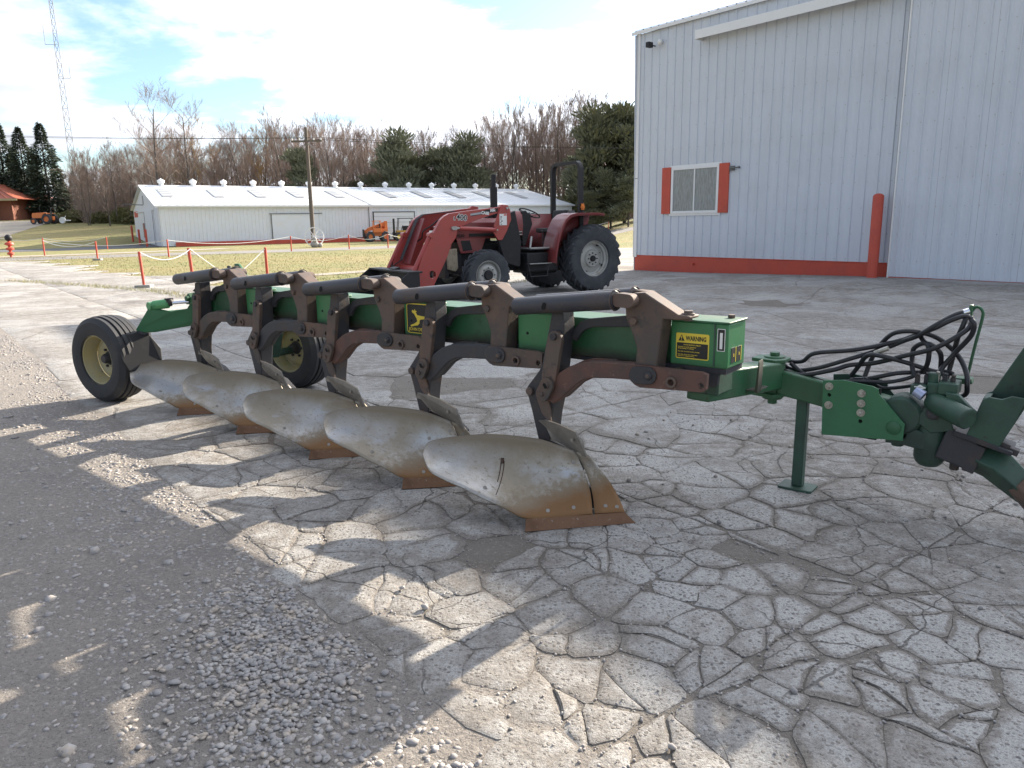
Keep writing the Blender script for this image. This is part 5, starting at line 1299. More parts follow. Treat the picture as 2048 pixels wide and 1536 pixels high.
    def sideplate(y0, y1):
        m = MB(); m.prism([(.621,.655),(.722,.668),(.865,.652),(.893,.640),(.898,.615),(1.027,.477),(1.026,.391),(.634,.360)], y0, y1, holes=[(.658, .581, .011), (.821, .462, .011)]); return m
    sp = sideplate(.895, .907).build('side_plate', M_green_c, s)
    m = MB(); m.box(.64, .90, .9085, .935, .37, .64); m.build('tongue_core', M_hole, s)
    for (x, z) in ((.655,.628),(.659,.527),(.816,.610),(.818,.557),(.820,.508)):
        m = MB(); m.cyl((x, 0, z), .0205, .890, .895, 'y', 20); m.cyl((x, 0, z), .0155, .878, .890, 'y', 6); m.lathe([(.0001,.870),(.008,.872),(.008,.878)], (x, 0, z), 'y', 8); m.build('plate_bolt', M_bolt, sp)
    m = MB(); m.lathe([(.0001,.886),(.030,.886),(.034,.889),(.036,.895)], (.979, 0, .452), 'y', 24); m.build('pin_head', M_green, sp)
    sideplate(1.093, 1.105).build('side_plate', M_green_d, s)
    m = MB(); m.box(.94, 1.03, .93, 1.07, .36, .395); m.cyl((.985, 1.0, 0), .03, .335, .36, 'z', 8); m.build('keeper', M_green_d, s, .003)
    # parking stand
    m = MB(); m.box(.468, .526, .972, 1.030, .015, .53); m.build('stand_leg', M_green_d, s, .006)
    m = MB(); m.prism([(.405,.935),(.415,.925),(.58,.925),(.592,.935),(.592,1.055),(.58,1.065),(.415,1.065),(.405,1.055)], .002, .016, 'xy'); m.build('stand_foot', M_green_d, s, .003)
    # steering head: turntable, vertical barrel, valve, cylinder
    m = MB(); m.lathe([(.0001,.92),(.085,.92),(.100,.935),(.100,1.055),(.085,1.07),(.0001,1.07)], (1.0, 0, .510), 'y', 36); m.build('turntable', M_green_d, s, .003)
    m = MB(); m.lathe([(.0001,.255),(.045,.258),(.062,.275),(.072,.30),(.072,.52),(.060,.545),(.0001,.55)], (1.135, 1.0, 0), 'z', 28); m.build('vertical_barrel', M_green_d, s, .003)
    m = MB(); m.prism([(1.02,.36),(1.12,.345),(1.14,.43),(1.04,.46)], .93, 1.07); m.prism([(1.06,.50),(1.13,.60),(1.20,.585),(1.24,.47),(1.14,.44)], .925, .945); m.prism([(1.06,.50),(1.13,.60),(1.20,.585),(1.24,.47),(1.14,.44)], 1.055, 1.075); m.build('head_casting', M_green_d, s, .006)
    m = MB(); m.cyl((1.145, 0, .545), .026, .905, .925, 'y', 6); m.cyl((1.145, 0, .545), .034, .92, .928, 'y', 20); m.build('head_bolt', M_iron_d, s, .002)
    m = MB(); m.tube([(1.12, .96, .60), (1.16, .93, .592), (1.30, .83, .560), (1.305, .826, .559)], [.040, .052, .052, .046], 24); m.build('steering_cylinder', M_green_d, s, .003)
    m = MB(); m.prism([(1.19,.66),(1.245,.655),(1.30,.60),(1.33,.575),(1.30,.555),(1.24,.60),(1.20,.60)], .90, .94); m.build('cylinder_yoke', M_green_d, s, .004)
    m = MB(); m.box(1.03, 1.10, .93, 1.02, .625, .675); m.box(1.10, 1.20, .95, 1.05, .60, .69); m.box(1.15, 1.235, .93, 1.07, .64, .70); m.cyl((1.12, 1.0, 0), .03, .67, .735, 'z', 12); m.build('valve_block', M_green_d, s, .006)
    for i, (x, z) in enumerate(((1.05, .69), (1.09, .70), (1.135, .71), (1.17, .705), (1.205, .70))):
        m = MB(); m.tube([(x, .99, z-.03), (x, .99, z+.02)], .013, 6); m.tube([(x, .99, z+.02), (x+.004, .985, z+.034)], .009, 8); m.build('hose_fitting', M_bolt if i == 2 else M_iron_d, s)
    m = MB(); m.tube([(1.055, .925, .650), (1.095, .918, .628)], .026, 16); m.build('filter_can', pmat('pale_blue_grey_metal', (.38, .42, .58), .35, .5), s)
    m = MB(); m.box(1.05, 1.10, .915, .92, .668, .672); m.prism([(1.060,.672),(1.085,.660),(1.10,.668),(1.075,.682)], .915, .92); m.build('bright_tag', M_whitepr, s)
    # dark hinge collar and the front draft arm that leaves the picture
    m = MB(); m.beam((1.19, 1.0, .405), (1.33, 1.0, .365), .15, .17); m.build('hinge_collar', M_iron_d, s, .010)
    m = MB(); m.beam((1.31, 1.0, .352), (1.36, 1.0, .337), .15, .145); m.build('collar_flange', M_iron_d, s, .004)
    m = MB(); m.tube([(1.34, 1.0, .34), (1.42, 1.0, .315), (1.56, 1.0, .20), (1.72, 1.0, .12)], [.082, .088, .070, .055], 4); m.build('draft_arm', M_green_d, s, .008)
    m = MB(); m.tube([(1.52, .99, .245), (1.62, .99, .16), (1.78, .99, .10)], [.062, .080, .04], 8); m.box(1.76, 1.92, .90, 1.08, .06, .12); m.build('drawbar_eye', M_iron, s, .006)
    m = MB(); m.prism([(1.245,.478),(1.32,.462),(1.49,.412),(1.485,.392),(1.34,.428),(1.24,.452)], .90, 1.10); m.build('cross_plate', M_iron_d, s, .004)
    for (x, z) in ((1.455, .43), (1.49, .408)):
        m = MB(); m.beam((x-.02, .95, z+.004), (x+.02, .95, z-.008), .05, .03); m.build('plate_nut', M_iron_d, s, .003)
    m = MB(); m.cyl((1.25, 1.0, 0), .022, .255, .33, 'z', 8); m.cyl((1.30, 1.0, 0), .018, .26, .30, 'z', 8); m.build('lower_nuts', M_iron_d, s, .002)
    # upright channel
    m = MB(); m.prism([(1.292,.452),(1.431,.418),(1.475,.53),(1.515,.67),(1.46,.675),(1.42,.655),(1.369,.660),(1.345,.645)], .905, .925)
    m.prism([(1.292,.452),(1.431,.418),(1.545,.70),(1.545,.86),(1.51,.895),(1.470,.885),(1.369,.662),(1.345,.650)], 1.045, 1.065)
    m.prism([(1.41,.43),(1.431,.418),(1.545,.70),(1.545,.86),(1.525,.86),(1.525,.70)], .925, 1.045); m.prism([(1.292,.452),(1.345,.650),(1.375,.655),(1.33,.45)], .925, 1.045); m.build('upright_channel', M_green_d, s, .004)
    # hose holder rod
    m = MB(); m.tube(catmull([(1.245,1.15,.69),(1.262,1.15,.85),(1.281,1.15,1.00),(1.279,1.15,1.035),(1.262,1.15,1.054),(1.245,1.15,1.052),(1.232,1.15,1.030)], 5), .0075, 8); m.build('hose_rod', M_green, s)
    m = MB(); m.box(1.222, 1.238, 1.13, 1.17, .99, 1.065); m.prism([(1.19,.70),(1.27,.70),(1.275,.675),(1.20,.67)], 1.10, 1.18); m.build('rod_clip', M_green, s, .003)
    # hoses
    HO = [[(.30,.74),(.38,.71),(.465,.72),(.532,.773),(.706,.803),(.83,.833),(.947,.874),(1.022,.915),(1.094,.951),(1.157,.993),(1.213,1.018),(1.242,1.005)],
     [(.28,.72),(.404,.665),(.538,.688),(.709,.757),(.812,.799),(.891,.834),(.955,.87),(1.022,.906),(1.093,.963),(1.163,1.014),(1.208,1.034),(1.225,1.01)],
     [(.30,.70),(.451,.650),(.627,.690),(.712,.723),(.836,.747),(.992,.808),(1.103,.853),(1.19,.915),(1.24,.961),(1.251,.991)],
     [(.781,.654),(.806,.762),(.849,.848),(.905,.906),(.982,.927),(1.06,.918),(1.119,.888),(1.18,.834),(1.221,.787),(1.252,.73),(1.26,.68),(1.258,.632),(1.22,.60)],
     [(.717,.661),(.755,.721),(.792,.779),(.832,.797),(.915,.782),(.996,.759),(1.076,.737),(1.145,.727),(1.17,.715)],
     [(1.093,.963),(1.05,.925),(1.03,.903),(1.050,.88),(1.076,.862),(1.084,.812),(1.074,.754),(1.05,.715)],
     [(1.03,.70),(1.012,.74),(1.002,.782),(1.005,.835),(1.049,.869),(1.095,.865),(1.127,.838),(1.134,.804),(1.134,.745)],
     [(1.25,1.008),(1.266,.984),(1.254,.925),(1.197,.84),(1.149,.762),(1.134,.72)],
     [(1.222,1.01),(1.211,.96),(1.195,.907),(1.181,.821),(1.17,.743),(1.165,.70)],
     [(.718,.638),(.822,.664),(.942,.704),(1.039,.715),(1.149,.727),(1.19,.72)],
     [(.70,.640),(.802,.652),(.905,.657),(.984,.678),(1.035,.705)],
     [(.79,.662),(.823,.65),(.868,.614),(.929,.617),(1.007,.64),(1.05,.661)],
     [(.40,.70),(.47,.66),(.56,.635),(.68,.62),(.76,.64)]]
    rh = random.Random(3)
    for i, h in enumerate(HO):
        ph = rh.uniform(0, 6); base = 1.05+rh.uniform(-.03, .04); n = len(h)
        P = [(x, base+.03*math.sin(ph+j*1.1), z) for j, (x, z) in enumerate(h)]
        m = MB(); m.tube(catmull(P, 6), .0122 if i not in (10, 11) else .0100, 10); m.build('hydraulic_hose', M_rubber, s, smooth_angle=60)
    m = MB(); m.tube([(.83,1.04,.800),(.895,1.04,.833)], .013, 10); m.build('hose_coupler', M_bolt, s)
    m = MB(); m.tube([(1.205,1.08,1.030),(1.228,1.09,1.040)], .016, 12); m.build('hose_coupler', M_chrome, s)
    # tail: arm, cylinder, wheels
    def slab3(pts, off):
        m = MB(); n = len(pts); m.v = [tuple(p) for p in pts]+[(p[0]+off[0], p[1]+off[1], p[2]+off[2]) for p in pts]
        m.f = [tuple(range(n))[::-1], tuple(range(n, 2*n))]+[(i, (i+1) % n, n+(i+1) % n, n+i) for i in range(n)]; return m
    slab3([(-4.65,-.05,.825),(-4.841,-.08,.640),(-4.835,-.08,.618),(-4.776,-.04,.608),(-4.472,.24,.674),(-4.15,.40,.77),(-4.15,.40,.96),(-4.30,.34,.96),(-4.444,.24,.884),(-4.472,.20,.815),(-4.62,.03,.795)], (.06,.07,0)).build('tail_arm', M_green_c, s, .006)
    m = MB(); m.prism([(-4.22,.79),(-3.86,.79),(-3.87,1.02),(-3.96,1.07),(-4.08,1.03),(-4.22,.98)], .325, .345); m.build('tail_bracket', M_green, s, .004)
    m = MB(); m.tube([(-4.645,.0,.850),(-4.640,.002,.8503),(-4.535,.075,.865),(-4.53,.08,.866)], [.030,.040,.040,.032], 20); m.cyl((-4.655, 0, .845), .036, -.04, .04, 'y', 16); cy = m.build('tail_cylinder', pmat('light_green_paint', (.085, .30, .12), .4, 0, [(12, .55, .7, (.04, .16, .06), .6)]), s, .002)
    m = MB(); m.tube([(-4.53,.08,.866),(-4.40,.19,.878)], .014, 12); m.build('cylinder_rod', M_chrome, cy)
    m = MB(); m.ball((-4.525, .085, .875), .030, 8, (1, 1, 1.2)); m.box(-4.545, -4.51, .05, .11, .87, .91); m.build('cylinder_gland', M_iron_d, cy)
    m = MB(); m.prism([(-4.46,.85),(-4.45,.92),(-4.41,.95),(-4.37,.91),(-4.33,.96),(-4.27,.94),(-4.27,.85)], .19, .27); m.cyl((-4.40, 0, .905), .022, .16, .30, 'y', 12); m.build('clevis', M_green, s, .005)
    m = MB(); m.tube([(-4.80,-.03,.63),(-4.86,.0,.56),(-4.98,.02,.42),(-5.08,.0,.36)], [.05,.055,.05,.04], 8); m.build('caster_fork', M_iron_d, s, .006)
    # heavy dark plate standing close in front of the tail wheel's tread
    slab3([(-4.745,-.24,.30),(-4.75,-.28,.40),(-4.79,-.28,.52),(-4.84,-.22,.60),(-4.84,-.10,.615),(-4.80,.0,.58),(-4.73,.05,.46),(-4.71,.04,.34),(-4.72,-.08,.28)], (.02,.008,.004)).build('scraper_plate', M_black, s, .006)
    m = MB(); m.tube([(-5.08,-.20,.36),(-5.08,.04,.36)], .03, 12); m.build('axle', M_iron_d, s)
    rib_wheel(s, (-5.12, -.20, .378), R(9), .380, .290, .210, M_rim_y, -1)
    rib_wheel(s, (-4.17, 1.07, .378), R(8), .380, .290, .210, M_rim_y, -1)
    m = MB(); m.tube([(-4.17,1.02,.36),(-4.17,.80,.36)], .035, 12); m.beam((-4.17,.82,.36), (-3.85,.70,.80), .08, .12); m.beam((-3.85,.72,.80), (-3.85,.50,.88), .10, .12); m.build('landwheel_arm', M_green_d, s, .008)
    m = MB(); m.box(-4.20, -4.05, .42, .56, 1.0, 1.09); m.box(-4.16, -4.02, .44, .52, 1.09, 1.14); m.cyl((-4.18, .46, 0), .018, 1.09, 1.17, 'z', 8); m.cyl((-4.26, .46, 0), .014, 1.0, 1.14, 'z', 8); m.build('depth_control', M_iron_d, s, .004)
    m = MB(); m.prism([(-4.10,1.0),(-3.86,1.0),(-3.90,1.06),(-4.04,1.19),(-4.10,1.19)], .46, .48); m.build('control_guard', M_green_c, s, .003)
    m = MB(); m.tube(catmull([(-4.2,.45,1.12),(-4.32,.40,1.10),(-4.40,.33,1.03),(-4.42,.25,.96)], 5), .009, 6); m.build('hydraulic_hose', M_rubber, s)
make_plow()

# ------------------------------------------------------------------ machines
def lug_wheel(parent, c, Rr, W, rim_r, side, tyre_mat, rim_mat, lugs=22, lug_h=.035, front=False, direction=1):
    h = W/2; b = MB(); c = Vector(c)
    prof = [(rim_r, -h*.72), (rim_r+.02, -h*.86), (rim_r+(Rr-rim_r)*.45, -h*1.0), (rim_r+(Rr-rim_r)*.78, -h*.93), (Rr-lug_h, -h*.62), (Rr-lug_h*.8, 0), (Rr-lug_h, h*.62), (rim_r+(Rr-rim_r)*.78, h*.93), (rim_r+(Rr-rim_r)*.45, h*1.0), (rim_r+.02, h*.86), (rim_r, h*.72), (rim_r-.015, 0)]
    b.lathe(prof, tuple(c), 'y', 48, closed=True)
    for sd in (-1, 1):
        for k in range(lugs):
            a0 = 2*math.pi*(k+(.5 if sd > 0 else 0))/lugs; da = 2*math.pi/lugs
            st = []
            for t in (0, .35, .7, 1.0, 1.12):
                y = sd*h*(-.05+.95*min(t, 1)); a = a0+direction*da*1.15*t; rr = Rr if t < .8 else (Rr-.015 if t <= 1 else Rr-.075)
                rb = Rr-lug_h*1.5 if t < .8 else Rr-lug_h*2.6
                if t > 1: y = sd*h*.99; rb = Rr-.13
                w = .022*Rr/.7 if t < .9 else .019*Rr/.7
                st.append((a, y, rr, rb, w))
            o = len(b.v)
            for a, y, rr, rb, w in st:
                for (r_, s_) in ((rb, -1.5), (rr, -1), (rr, 1), (rb, 1.5)):
                    aa = a+s_*w/rr; b.v.append((c.x+math.cos(aa)*r_, c.y+y, c.z+math.sin(aa)*r_))
            n = len(st)
            for i in range(n-1):
                for j in range(3):
                    q = (o+i*4+j, o+i*4+j+1, o+(i+1)*4+j+1, o+(i+1)*4+j); b.f.append(q)
            b.f.append((o, o+1, o+2, o+3)); b.f.append((o+(n-1)*4+3, o+(n-1)*4+2, o+(n-1)*4+1, o+(n-1)*4))
    t = b.build('tyre', tyre_mat, parent, smooth_angle=30)
    f = side; b = MB()
    if not front:
        b.lathe([(rim_r+.005, f*h*.80), (rim_r+.018, f*h*.74), (rim_r-.01, f*h*.70), (rim_r-.018, f*h*.45), (rim_r-.055, f*h*.40), (rim_r-.06, -f*h*.2), (rim_r-.02, -f*h*.7)], tuple(c), 'y', 48)
        b.lathe([(rim_r-.055, f*h*.16), (rim_r*.80, f*h*.10), (rim_r*.52, f*h*.22), (rim_r*.45, f*h*.38), (rim_r*.18, f*h*.38), (.0001, f*h*.38)], tuple(c), 'y', 48)
    else:
        b.lathe([(rim_r+.004, f*h*.84), (rim_r+.014, f*h*.78), (rim_r-.01, f*h*.72), (rim_r-.02, f*h*.2), (rim_r-.05, f*h*.15), (rim_r*.82, f*h*.42), (rim_r*.70, f*h*.66), (rim_r*.50, f*h*.70), (rim_r*.40, f*h*.60), (.0001, f*h*.60)], tuple(c), 'y', 40)
    b.build('rim', rim_mat, t, smooth_angle=30)
    b = MB(); hr = rim_r*(.17 if not front else .36); y0 = h*.38 if not front else h*.60
    b.lathe([(.0001, f*(y0+.05)), (hr*.85, f*(y0+.05)), (hr, f*(y0+.03)), (hr, f*(y0-.05))], tuple(c), 'y', 20)
    for k in range(8):
        a = 2*math.pi*k/8; rr = rim_r*(.31 if not front else .52); b.lathe([(.0001, f*(y0+.022)), (.014, f*(y0+.022)), (.014, f*(y0-.03))], (c.x+math.cos(a)*rr, c.y, c.z+math.sin(a)*rr), 'y', 6)
    b.build('hub', M_black, t)
    if not front:
        b = MB()
        for k in range(4):
            a = 2*math.pi*k/4+.5; b.box(c.x+math.cos(a)*rim_r*.86-.02, c.x+math.cos(a)*rim_r*.86+.02, c.y+f*h*.16, c.y+f*h*.36, c.z+math.sin(a)*rim_r*.86-.03, c.z+math.sin(a)*rim_r*.86+.03)
        for k in (2.7, 3.6): b.cyl((c.x+math.cos(k)*rim_r*.72, 0, c.z+math.sin(k)*rim_r*.72), .014, c.y+f*h*.12, c.y+f*h*.15, 'y', 10)
        b.build('rim_lugs', M_iron_d, t)['kind'] = 'stuff'
    return t

def make_loader_tractor():
    s = empty('loader_tractor', (1.29, 16.99, 0), R(-147.5)); tag(s, 'faded red tractor with front loader, lettered arms and black roll bar', 'tractor')
    for y, sd in ((.80, 1), (-.80, -1)):
        lug_wheel(s, (0, y, .71), .72, .42, .375, sd, M_tyre2, M_trsil, 22, .045, direction=1 if sd > 0 else 1)
        lug_wheel(s, (2.60, y-.02*sd, .485), .50, .30, .275, sd, M_tyre2, M_trsil, 20, .034, front=True)
    def B(name, mat, f, parent=s, bev=.004, sa=38):
        m = MB(); f(m); return m.build(name, mat, parent, bev, smooth_angle=sa)
    B('transmission', M_black, lambda m: (m.box(-.35, 1.0, -.22, .22, .45, .95), m.box(.9, 2.3, -.20, .20, .50, .95), m.box(.55, 1.25, -.34, .34, .42, .80)), bev=.02)
    B('rear_axle', M_black, lambda m: (m.cyl((0, 0, .71), .14, -.62, .62, 'y', 20), m.cyl((0, 0, .71), .06, -.85, .85, 'y', 16)))
    B('front_axle', M_iron_d, lambda m: (m.beam((2.6, -.62, .47), (2.6, .62, .47), .12, .13), m.cyl((2.6, 0, .485), .12, -.72, -.55, 'y', 16), m.cyl((2.6, 0, .485), .12, .55, .72, 'y', 16), m.box(2.35, 2.85, -.12, .12, .45, .62)))
    B('engine', M_black, lambda m: (m.box(1.45, 2.85, -.22, .22, .62, 1.12), m.box(1.6, 2.0, .22, .30, .75, 1.0), m.cyl((2.3, 0, .85), .07, .18, .32), m.cyl((1.85, 0, 1.02), .06, .2, .32), m.tube([(1.5, .26, .7), (1.8, .28, .85), (2.2, .27, .95), (2.5, .27, .8)], .02), m.tube([(1.4, .3, 1.1), (1.7, .33, .95), (2.0, .3, 1.08), (2.3, .3, 1.05)], .012)), bev=.012)
    # hood, cowl and dash
    def hood(m): m.prism([(-.31, 1.18), (.31, 1.18), (.33, 1.32), (.31, 1.50), (.22, 1.585), (-.22, 1.585), (-.31, 1.50), (-.33, 1.32)], 1.78, 2.98, 'yz')
    B('hood', M_trred, hood, bev=.012)
    B('hood_nose', M_trred, lambda m: m.prism([(2.98, 1.18), (3.06, 1.20), (3.10, 1.32), (3.08, 1.46), (3.0, 1.55), (2.98, 1.56)], -.30, .30), bev=.02)
    B('side_panel', M_trred, lambda m: (m.prism([(2.99, 1.19), (2.32, 1.19), (2.44, .91), (2.90, .90)], .315, .335), m.prism([(2.99, 1.19), (2.32, 1.19), (2.44, .91), (2.90, .90)], -.335, -.315)))
    B('side_grille', M_black, lambda m: m.prism([(2.90, 1.15), (2.69, 1.15), (2.64, .96), (2.85, .95)], .334, .341))
    B('hood_stripe', M_black, lambda m: m.box(1.85, 2.70, .328, .334, 1.225, 1.285))
    def cowl(m): m.prism([(-.34, 1.22), (.34, 1.22), (.36, 1.45), (.33, 1.64), (.25, 1.72), (-.25, 1.72), (-.33, 1.64), (-.36, 1.45)], 1.42, 1.76, 'yz')
    B('cowl', M_trred, cowl, bev=.012); B('cowl_trim', M_trsil, lambda m: (m.box(1.45, 1.73, .362, .368, 1.29, 1.31), m.box(1.45, 1.73, .362, .368, 1.235, 1.255)))
    B('cowl_vent', M_black, lambda m: m.box(1.46, 1.72, .360, .364, 1.255, 1.29))
    B('dash', M_black, lambda m: m.prism([(1.42, 1.72), (1.32, 1.73), (1.20, 1.62), (1.16, 1.45), (1.25, 1.24), (1.34, 1.0), (1.42, 1.0)], -.32, .32), bev=.015)
    def wheel_(m):
        c = Vector((1.02, 0, 1.68)); n = Vector((-.42, 0, .9)).normalized(); a = Vector((0, 1, 0)); b_ = n.cross(a)
        m.tube([c+(a*math.cos(t)+b_*math.sin(t))*.23 for t in [2*math.pi*i/28 for i in range(28)]], .014, 8, closed=True)
        for t in (0, 2.1, 4.2): m.tube([c-n*.03, c+(a*math.cos(t)+b_*math.sin(t))*.23], .010, 6)
        m.tube([c, (1.22, 0, 1.52)], .022, 8)
    B('steering_wheel', M_black, wheel_, bev=0)
    B('exhaust_stack', M_black, lambda m: (m.cyl((1.98, .12, 0), .075, 1.60, 2.20, 'z', 20), m.cyl((1.98, .12, 0), .05, 2.20, 2.38, 'z', 16), m.lathe([(.05, 2.38), (.055, 2.44), (.045, 2.45)], (1.98, .12, 0), 'z', 16), m.cyl((1.98, .12, 0), .045, 1.5, 1.65, 'z', 12), m.prism([(2.05, 1.56), (2.18, 1.56), (2.10, 1.78), (2.05, 1.80)], .05, .18)), bev=.003)
    # loader
    arm = [(1.94,1.74),(1.97,1.83),(2.11,1.845),(2.16,1.80),(3.01,1.71),(3.30,1.675),(3.40,1.63),(3.49,1.56),(3.66,1.30),(3.89,.92),(4.03,.58),(4.10,.36),(4.06,.26),(3.98,.22),(3.80,.22),(3.70,.30),(3.39,.82),(3.27,1.10),(3.17,1.22),(3.12,1.40),(2.70,1.55),(2.25,1.665)]
    A = None
    for y0, y1 in ((.55, .65), (-.65, -.55)):
        a_ = B('loader_arm', M_trred2, lambda m: m.prism(arm, y0, y1, holes=[(3.70, .54, .075)]), bev=.008)
        if y0 > 0: A = a_
        B('tower_plate', M_trred2, lambda m: m.prism([(2.15,1.80),(2.05,1.84),(1.95,1.75),(1.92,1.55),(2.03,1.32),(2.14,1.15),(2.24,1.15),(2.34,1.30),(2.32,1.44),(2.23,1.66)], y1+.005 if y0 > 0 else y0-.035, y1+.035 if y0 > 0 else y0-.005), bev=.006)
        B('loader_post', M_black, lambda m: (m.prism([(1.80,1.72),(2.10,1.60),(2.22,1.2),(2.05,.70),(1.70,.60),(1.66,1.1)], y0+.01, y1-.01), m.box(1.62, 2.05, .2*(1 if y0 > 0 else -1), y0, .62, .80)), bev=.006)
        yc = (y0+y1)/2; yo = yc+(.07 if y0 > 0 else -.07)
        c1 = B('lift_cylinder', M_trred2, lambda m: (m.tube([(2.28, yo, 1.35), (3.10, yo, 1.395)], .042, 16), m.cyl((2.28, 0, 1.35), .045, yo-.04, yo+.05)), bev=0)
        B('cylinder_eye', M_trsil, lambda m: (m.tube([(3.10, yo, 1.395), (3.20, yo, 1.40)], .022, 10), m.capsule((3.19, 1.40), (3.24, 1.40), .035, yo-.03, yo+.03), m.cyl((2.28, 0, 1.35), .015, yo+.05, yo+.07), m.cyl((2.03, 0, 1.77), .022, yo+.01, yo+.05)), c1, bev=0)
        yi = yc
        c2 = B('bucket_cylinder', M_trred2, lambda m: (m.tube([(3.62, yi, 1.26), (3.98, yi, .62)], .040, 16), m.cyl((3.60, 0, 1.30), .05, yi-.07, yi+.07)), bev=0, parent=s)
        for v in range(1): c2.location = (.10, .0, -.02)
        B('cylinder_rod', M_chrome, lambda m: m.tube([(3.98, yi, .62), (4.05, yi, .49)], .024, 12), c2, bev=0)
        B('arm_end_link', M_trred2, lambda m: m.prism([(4.0, .48), (4.16, .46), (4.24, .40), (4.20, .32), (4.05, .22), (3.98, .22)], yc-.03, yc+.03), bev=.004)
    B('cross_tube', M_trred2, lambda m: m.cyl((3.78, 0, .60), .085, -.55, .55, 'y', 20))
    B('steel_lines', M_iron_d, lambda m: [m.tube([(2.6, -.50+.035*i, 1.735), (3.33, -.50+.035*i, 1.67), (3.47, -.50+.035*i, 1.58), (3.84, -.50+.035*i, .80)], .010, 6) for i in range(4)], bev=0)
    B('arm_brace_plate', M_trred, lambda m: m.add([(3.42,-.54,1.60),(3.78,-.54,.72),(3.78,-.18,.72),(3.42,-.18,1.60)], [(0,1,2,3)]) , bev=0)
    B('loader_hose', M_rubber, lambda m: (m.tube(catmull([(3.30,.3,1.60),(3.42,.1,1.45),(3.55,0,1.35),(3.50,-.2,1.2),(3.62,-.4,1.1)], 5), .014, 6), m.tube(catmull([(3.84,-.4,.80),(3.95,-.45,.72),(4.02,-.52,.66),(3.98,-.58,.75)], 5), .012, 6)), bev=0)
    # letters on the arm and decal
    fr = (R(90), 0, R(180)); 
    def arm_text(t, x, z, size, mat, lift=0, tilt=-6.5, sx=1, nm='arm_lettering', bold=.003):
        o = text_obj(nm, t, size, mat, A, (x, .6535+lift, z), (R(90), 0, R(180)), 'LEFT', .0008, bold, sx); o.rotation_euler = (Matrix.Rotation(R(tilt), 3, 'Y')@Matrix.Rotation(R(180), 3, 'Z')@Matrix.Rotation(R(90), 3, 'X')).to_euler(); return o
    m = MB(); m.prism([(2.82, 1.620), (2.22, 1.703), (2.20, 1.775), (2.46, 1.742), (2.80, 1.665)], .650, .6512); m.build('arm_stripe', M_black, A, smooth_angle=0)
    m = MB(); m.prism([(2.84, 1.632), (2.60, 1.660), (2.60, 1.700), (2.84, 1.668)], .6512, .652); m.build('arm_stripe', M_skyl, A, smooth_angle=0)
    arm_text('L', 3.215, 1.556, .085, M_whitepr, 0, bold=.008, sx=.9); arm_text('L', 3.213, 1.557, .085, M_blackp, .003, bold=.001, sx=.9)
    arm_text('400', 3.155, 1.562, .155, M_whitepr, 0, bold=.011, sx=1.0); arm_text('400', 3.155, 1.563, .155, M_blackp, .003, bold=.002, sx=1.0)
    arm_text('CASE', 2.60, 1.665, .075, M_whitepr, 0, sx=1.02, bold=.004)
    def ih(m):
        for x0, x1, z0, z1 in ((2.335, 2.352, 1.700, 1.765), (2.352, 2.368, 1.725, 1.742), (2.368, 2.385, 1.697, 1.76), (2.31, 2.326, 1.702, 1.768), (2.292, 2.31, 1.72, 1.735), (2.276, 2.292, 1.704, 1.752), (2.292, 2.31, 1.752, 1.768)): m.box(x0, x1, .6512, .6522, z0, z1)
    B('arm_emblem', M_whitepr, ih, A, bev=0)
    o = text_obj('hood_lettering', '4230', .085, M_black, s, (2.98, .3335, 1.218), (R(90), 0, R(180)), 'LEFT', .0006, .002)
    m = MB(); m.box(2.03, 2.20, .686, .688, 1.44, 1.66); dc = m.build('safety_decal', M_whitepr, s, smooth_angle=0)
    m = MB(); m.box(2.035, 2.10, .688, .6886, 1.625, 1.652); m.build('decal_band', M_orange, dc, smooth_angle=0)
    m = MB()
    for (x, z, r) in ((2.165, 1.60, .018), (2.17, 1.56, .014), (2.15, 1.52, .018), (2.172, 1.49, .012), (2.165, 1.46, .014)): m.box(x-r, x+r*.8, .688, .6886, z-r*.6, z+r*.6)
    m.build('decal_pictures', M_blackp, dc, smooth_angle=0)
    # bucket seen from behind
    def bucket(m):
        for a0, a1 in (((4.16, .62), (4.30, .60)), ((4.14, .62), (4.12, .10)), ((4.12, .08), (4.95, .05))):
            m.beam((a0[0], 0, a0[1]), (a1[0], 0, a1[1]), 1.90, .02) if abs(a0[0]-a1[0]) > .05 else m.box(a0[0]-.01, a0[0]+.01, -.95, .95, a1[1], a0[1])
        for y in (-.95, .94): m.prism([(4.12, .06), (4.95, .04), (4.80, .30), (4.34, .62), (4.12, .62)], y, y+.015)
        m.box(4.06, 4.34, -.96, .96, .60, .635); m.beam((4.14, 0, .66), (4.26, 0, .63), .28, .05)
    B('bucket', M_black, bucket, bev=.006)
    # fenders, platform, seat
    def fender(m, sgn):
        path = [(1.04, .66), (1.02, .90), (.97, 1.12), (.88, 1.36), (.78, 1.53), (.66, 1.62), (.50, 1.655), (-.05, 1.66), (-.22, 1.64)]
        ya, yb = (.50, .98) if sgn > 0 else (-.98, -.50)
        n = len(path)
        for (y) in (ya, yb): m.v += [(x, y, z) for x, z in path]
        m.v += [(x-.015, (yb if sgn > 0 else ya), z-.05) for x, z in path]
        off = n if sgn > 0 else 0
        m.f += [(i, i+1, n+i+1, n+i) for i in range(n-1)]
        m.f += [(off+i, off+i+1, 2*n+i+1, 2*n+i) for i in range(n-1)]
        k = len(m.v); inner = ya if sgn > 0 else yb
        m.v += [(x, inner, z) for x, z in path]+[(.0, inner, .95), (.9, inner, .66)]
        m.f.append(tuple(range(k, k+n))+(k+n, k+n+1))
    for sgn in (1, -1):
        m = MB(); fender(m, sgn); o = m.build('fender', M_trred, s, smooth_angle=40); q = o.modifiers.new('solidify', 'SOLIDIFY'); q.thickness = .012
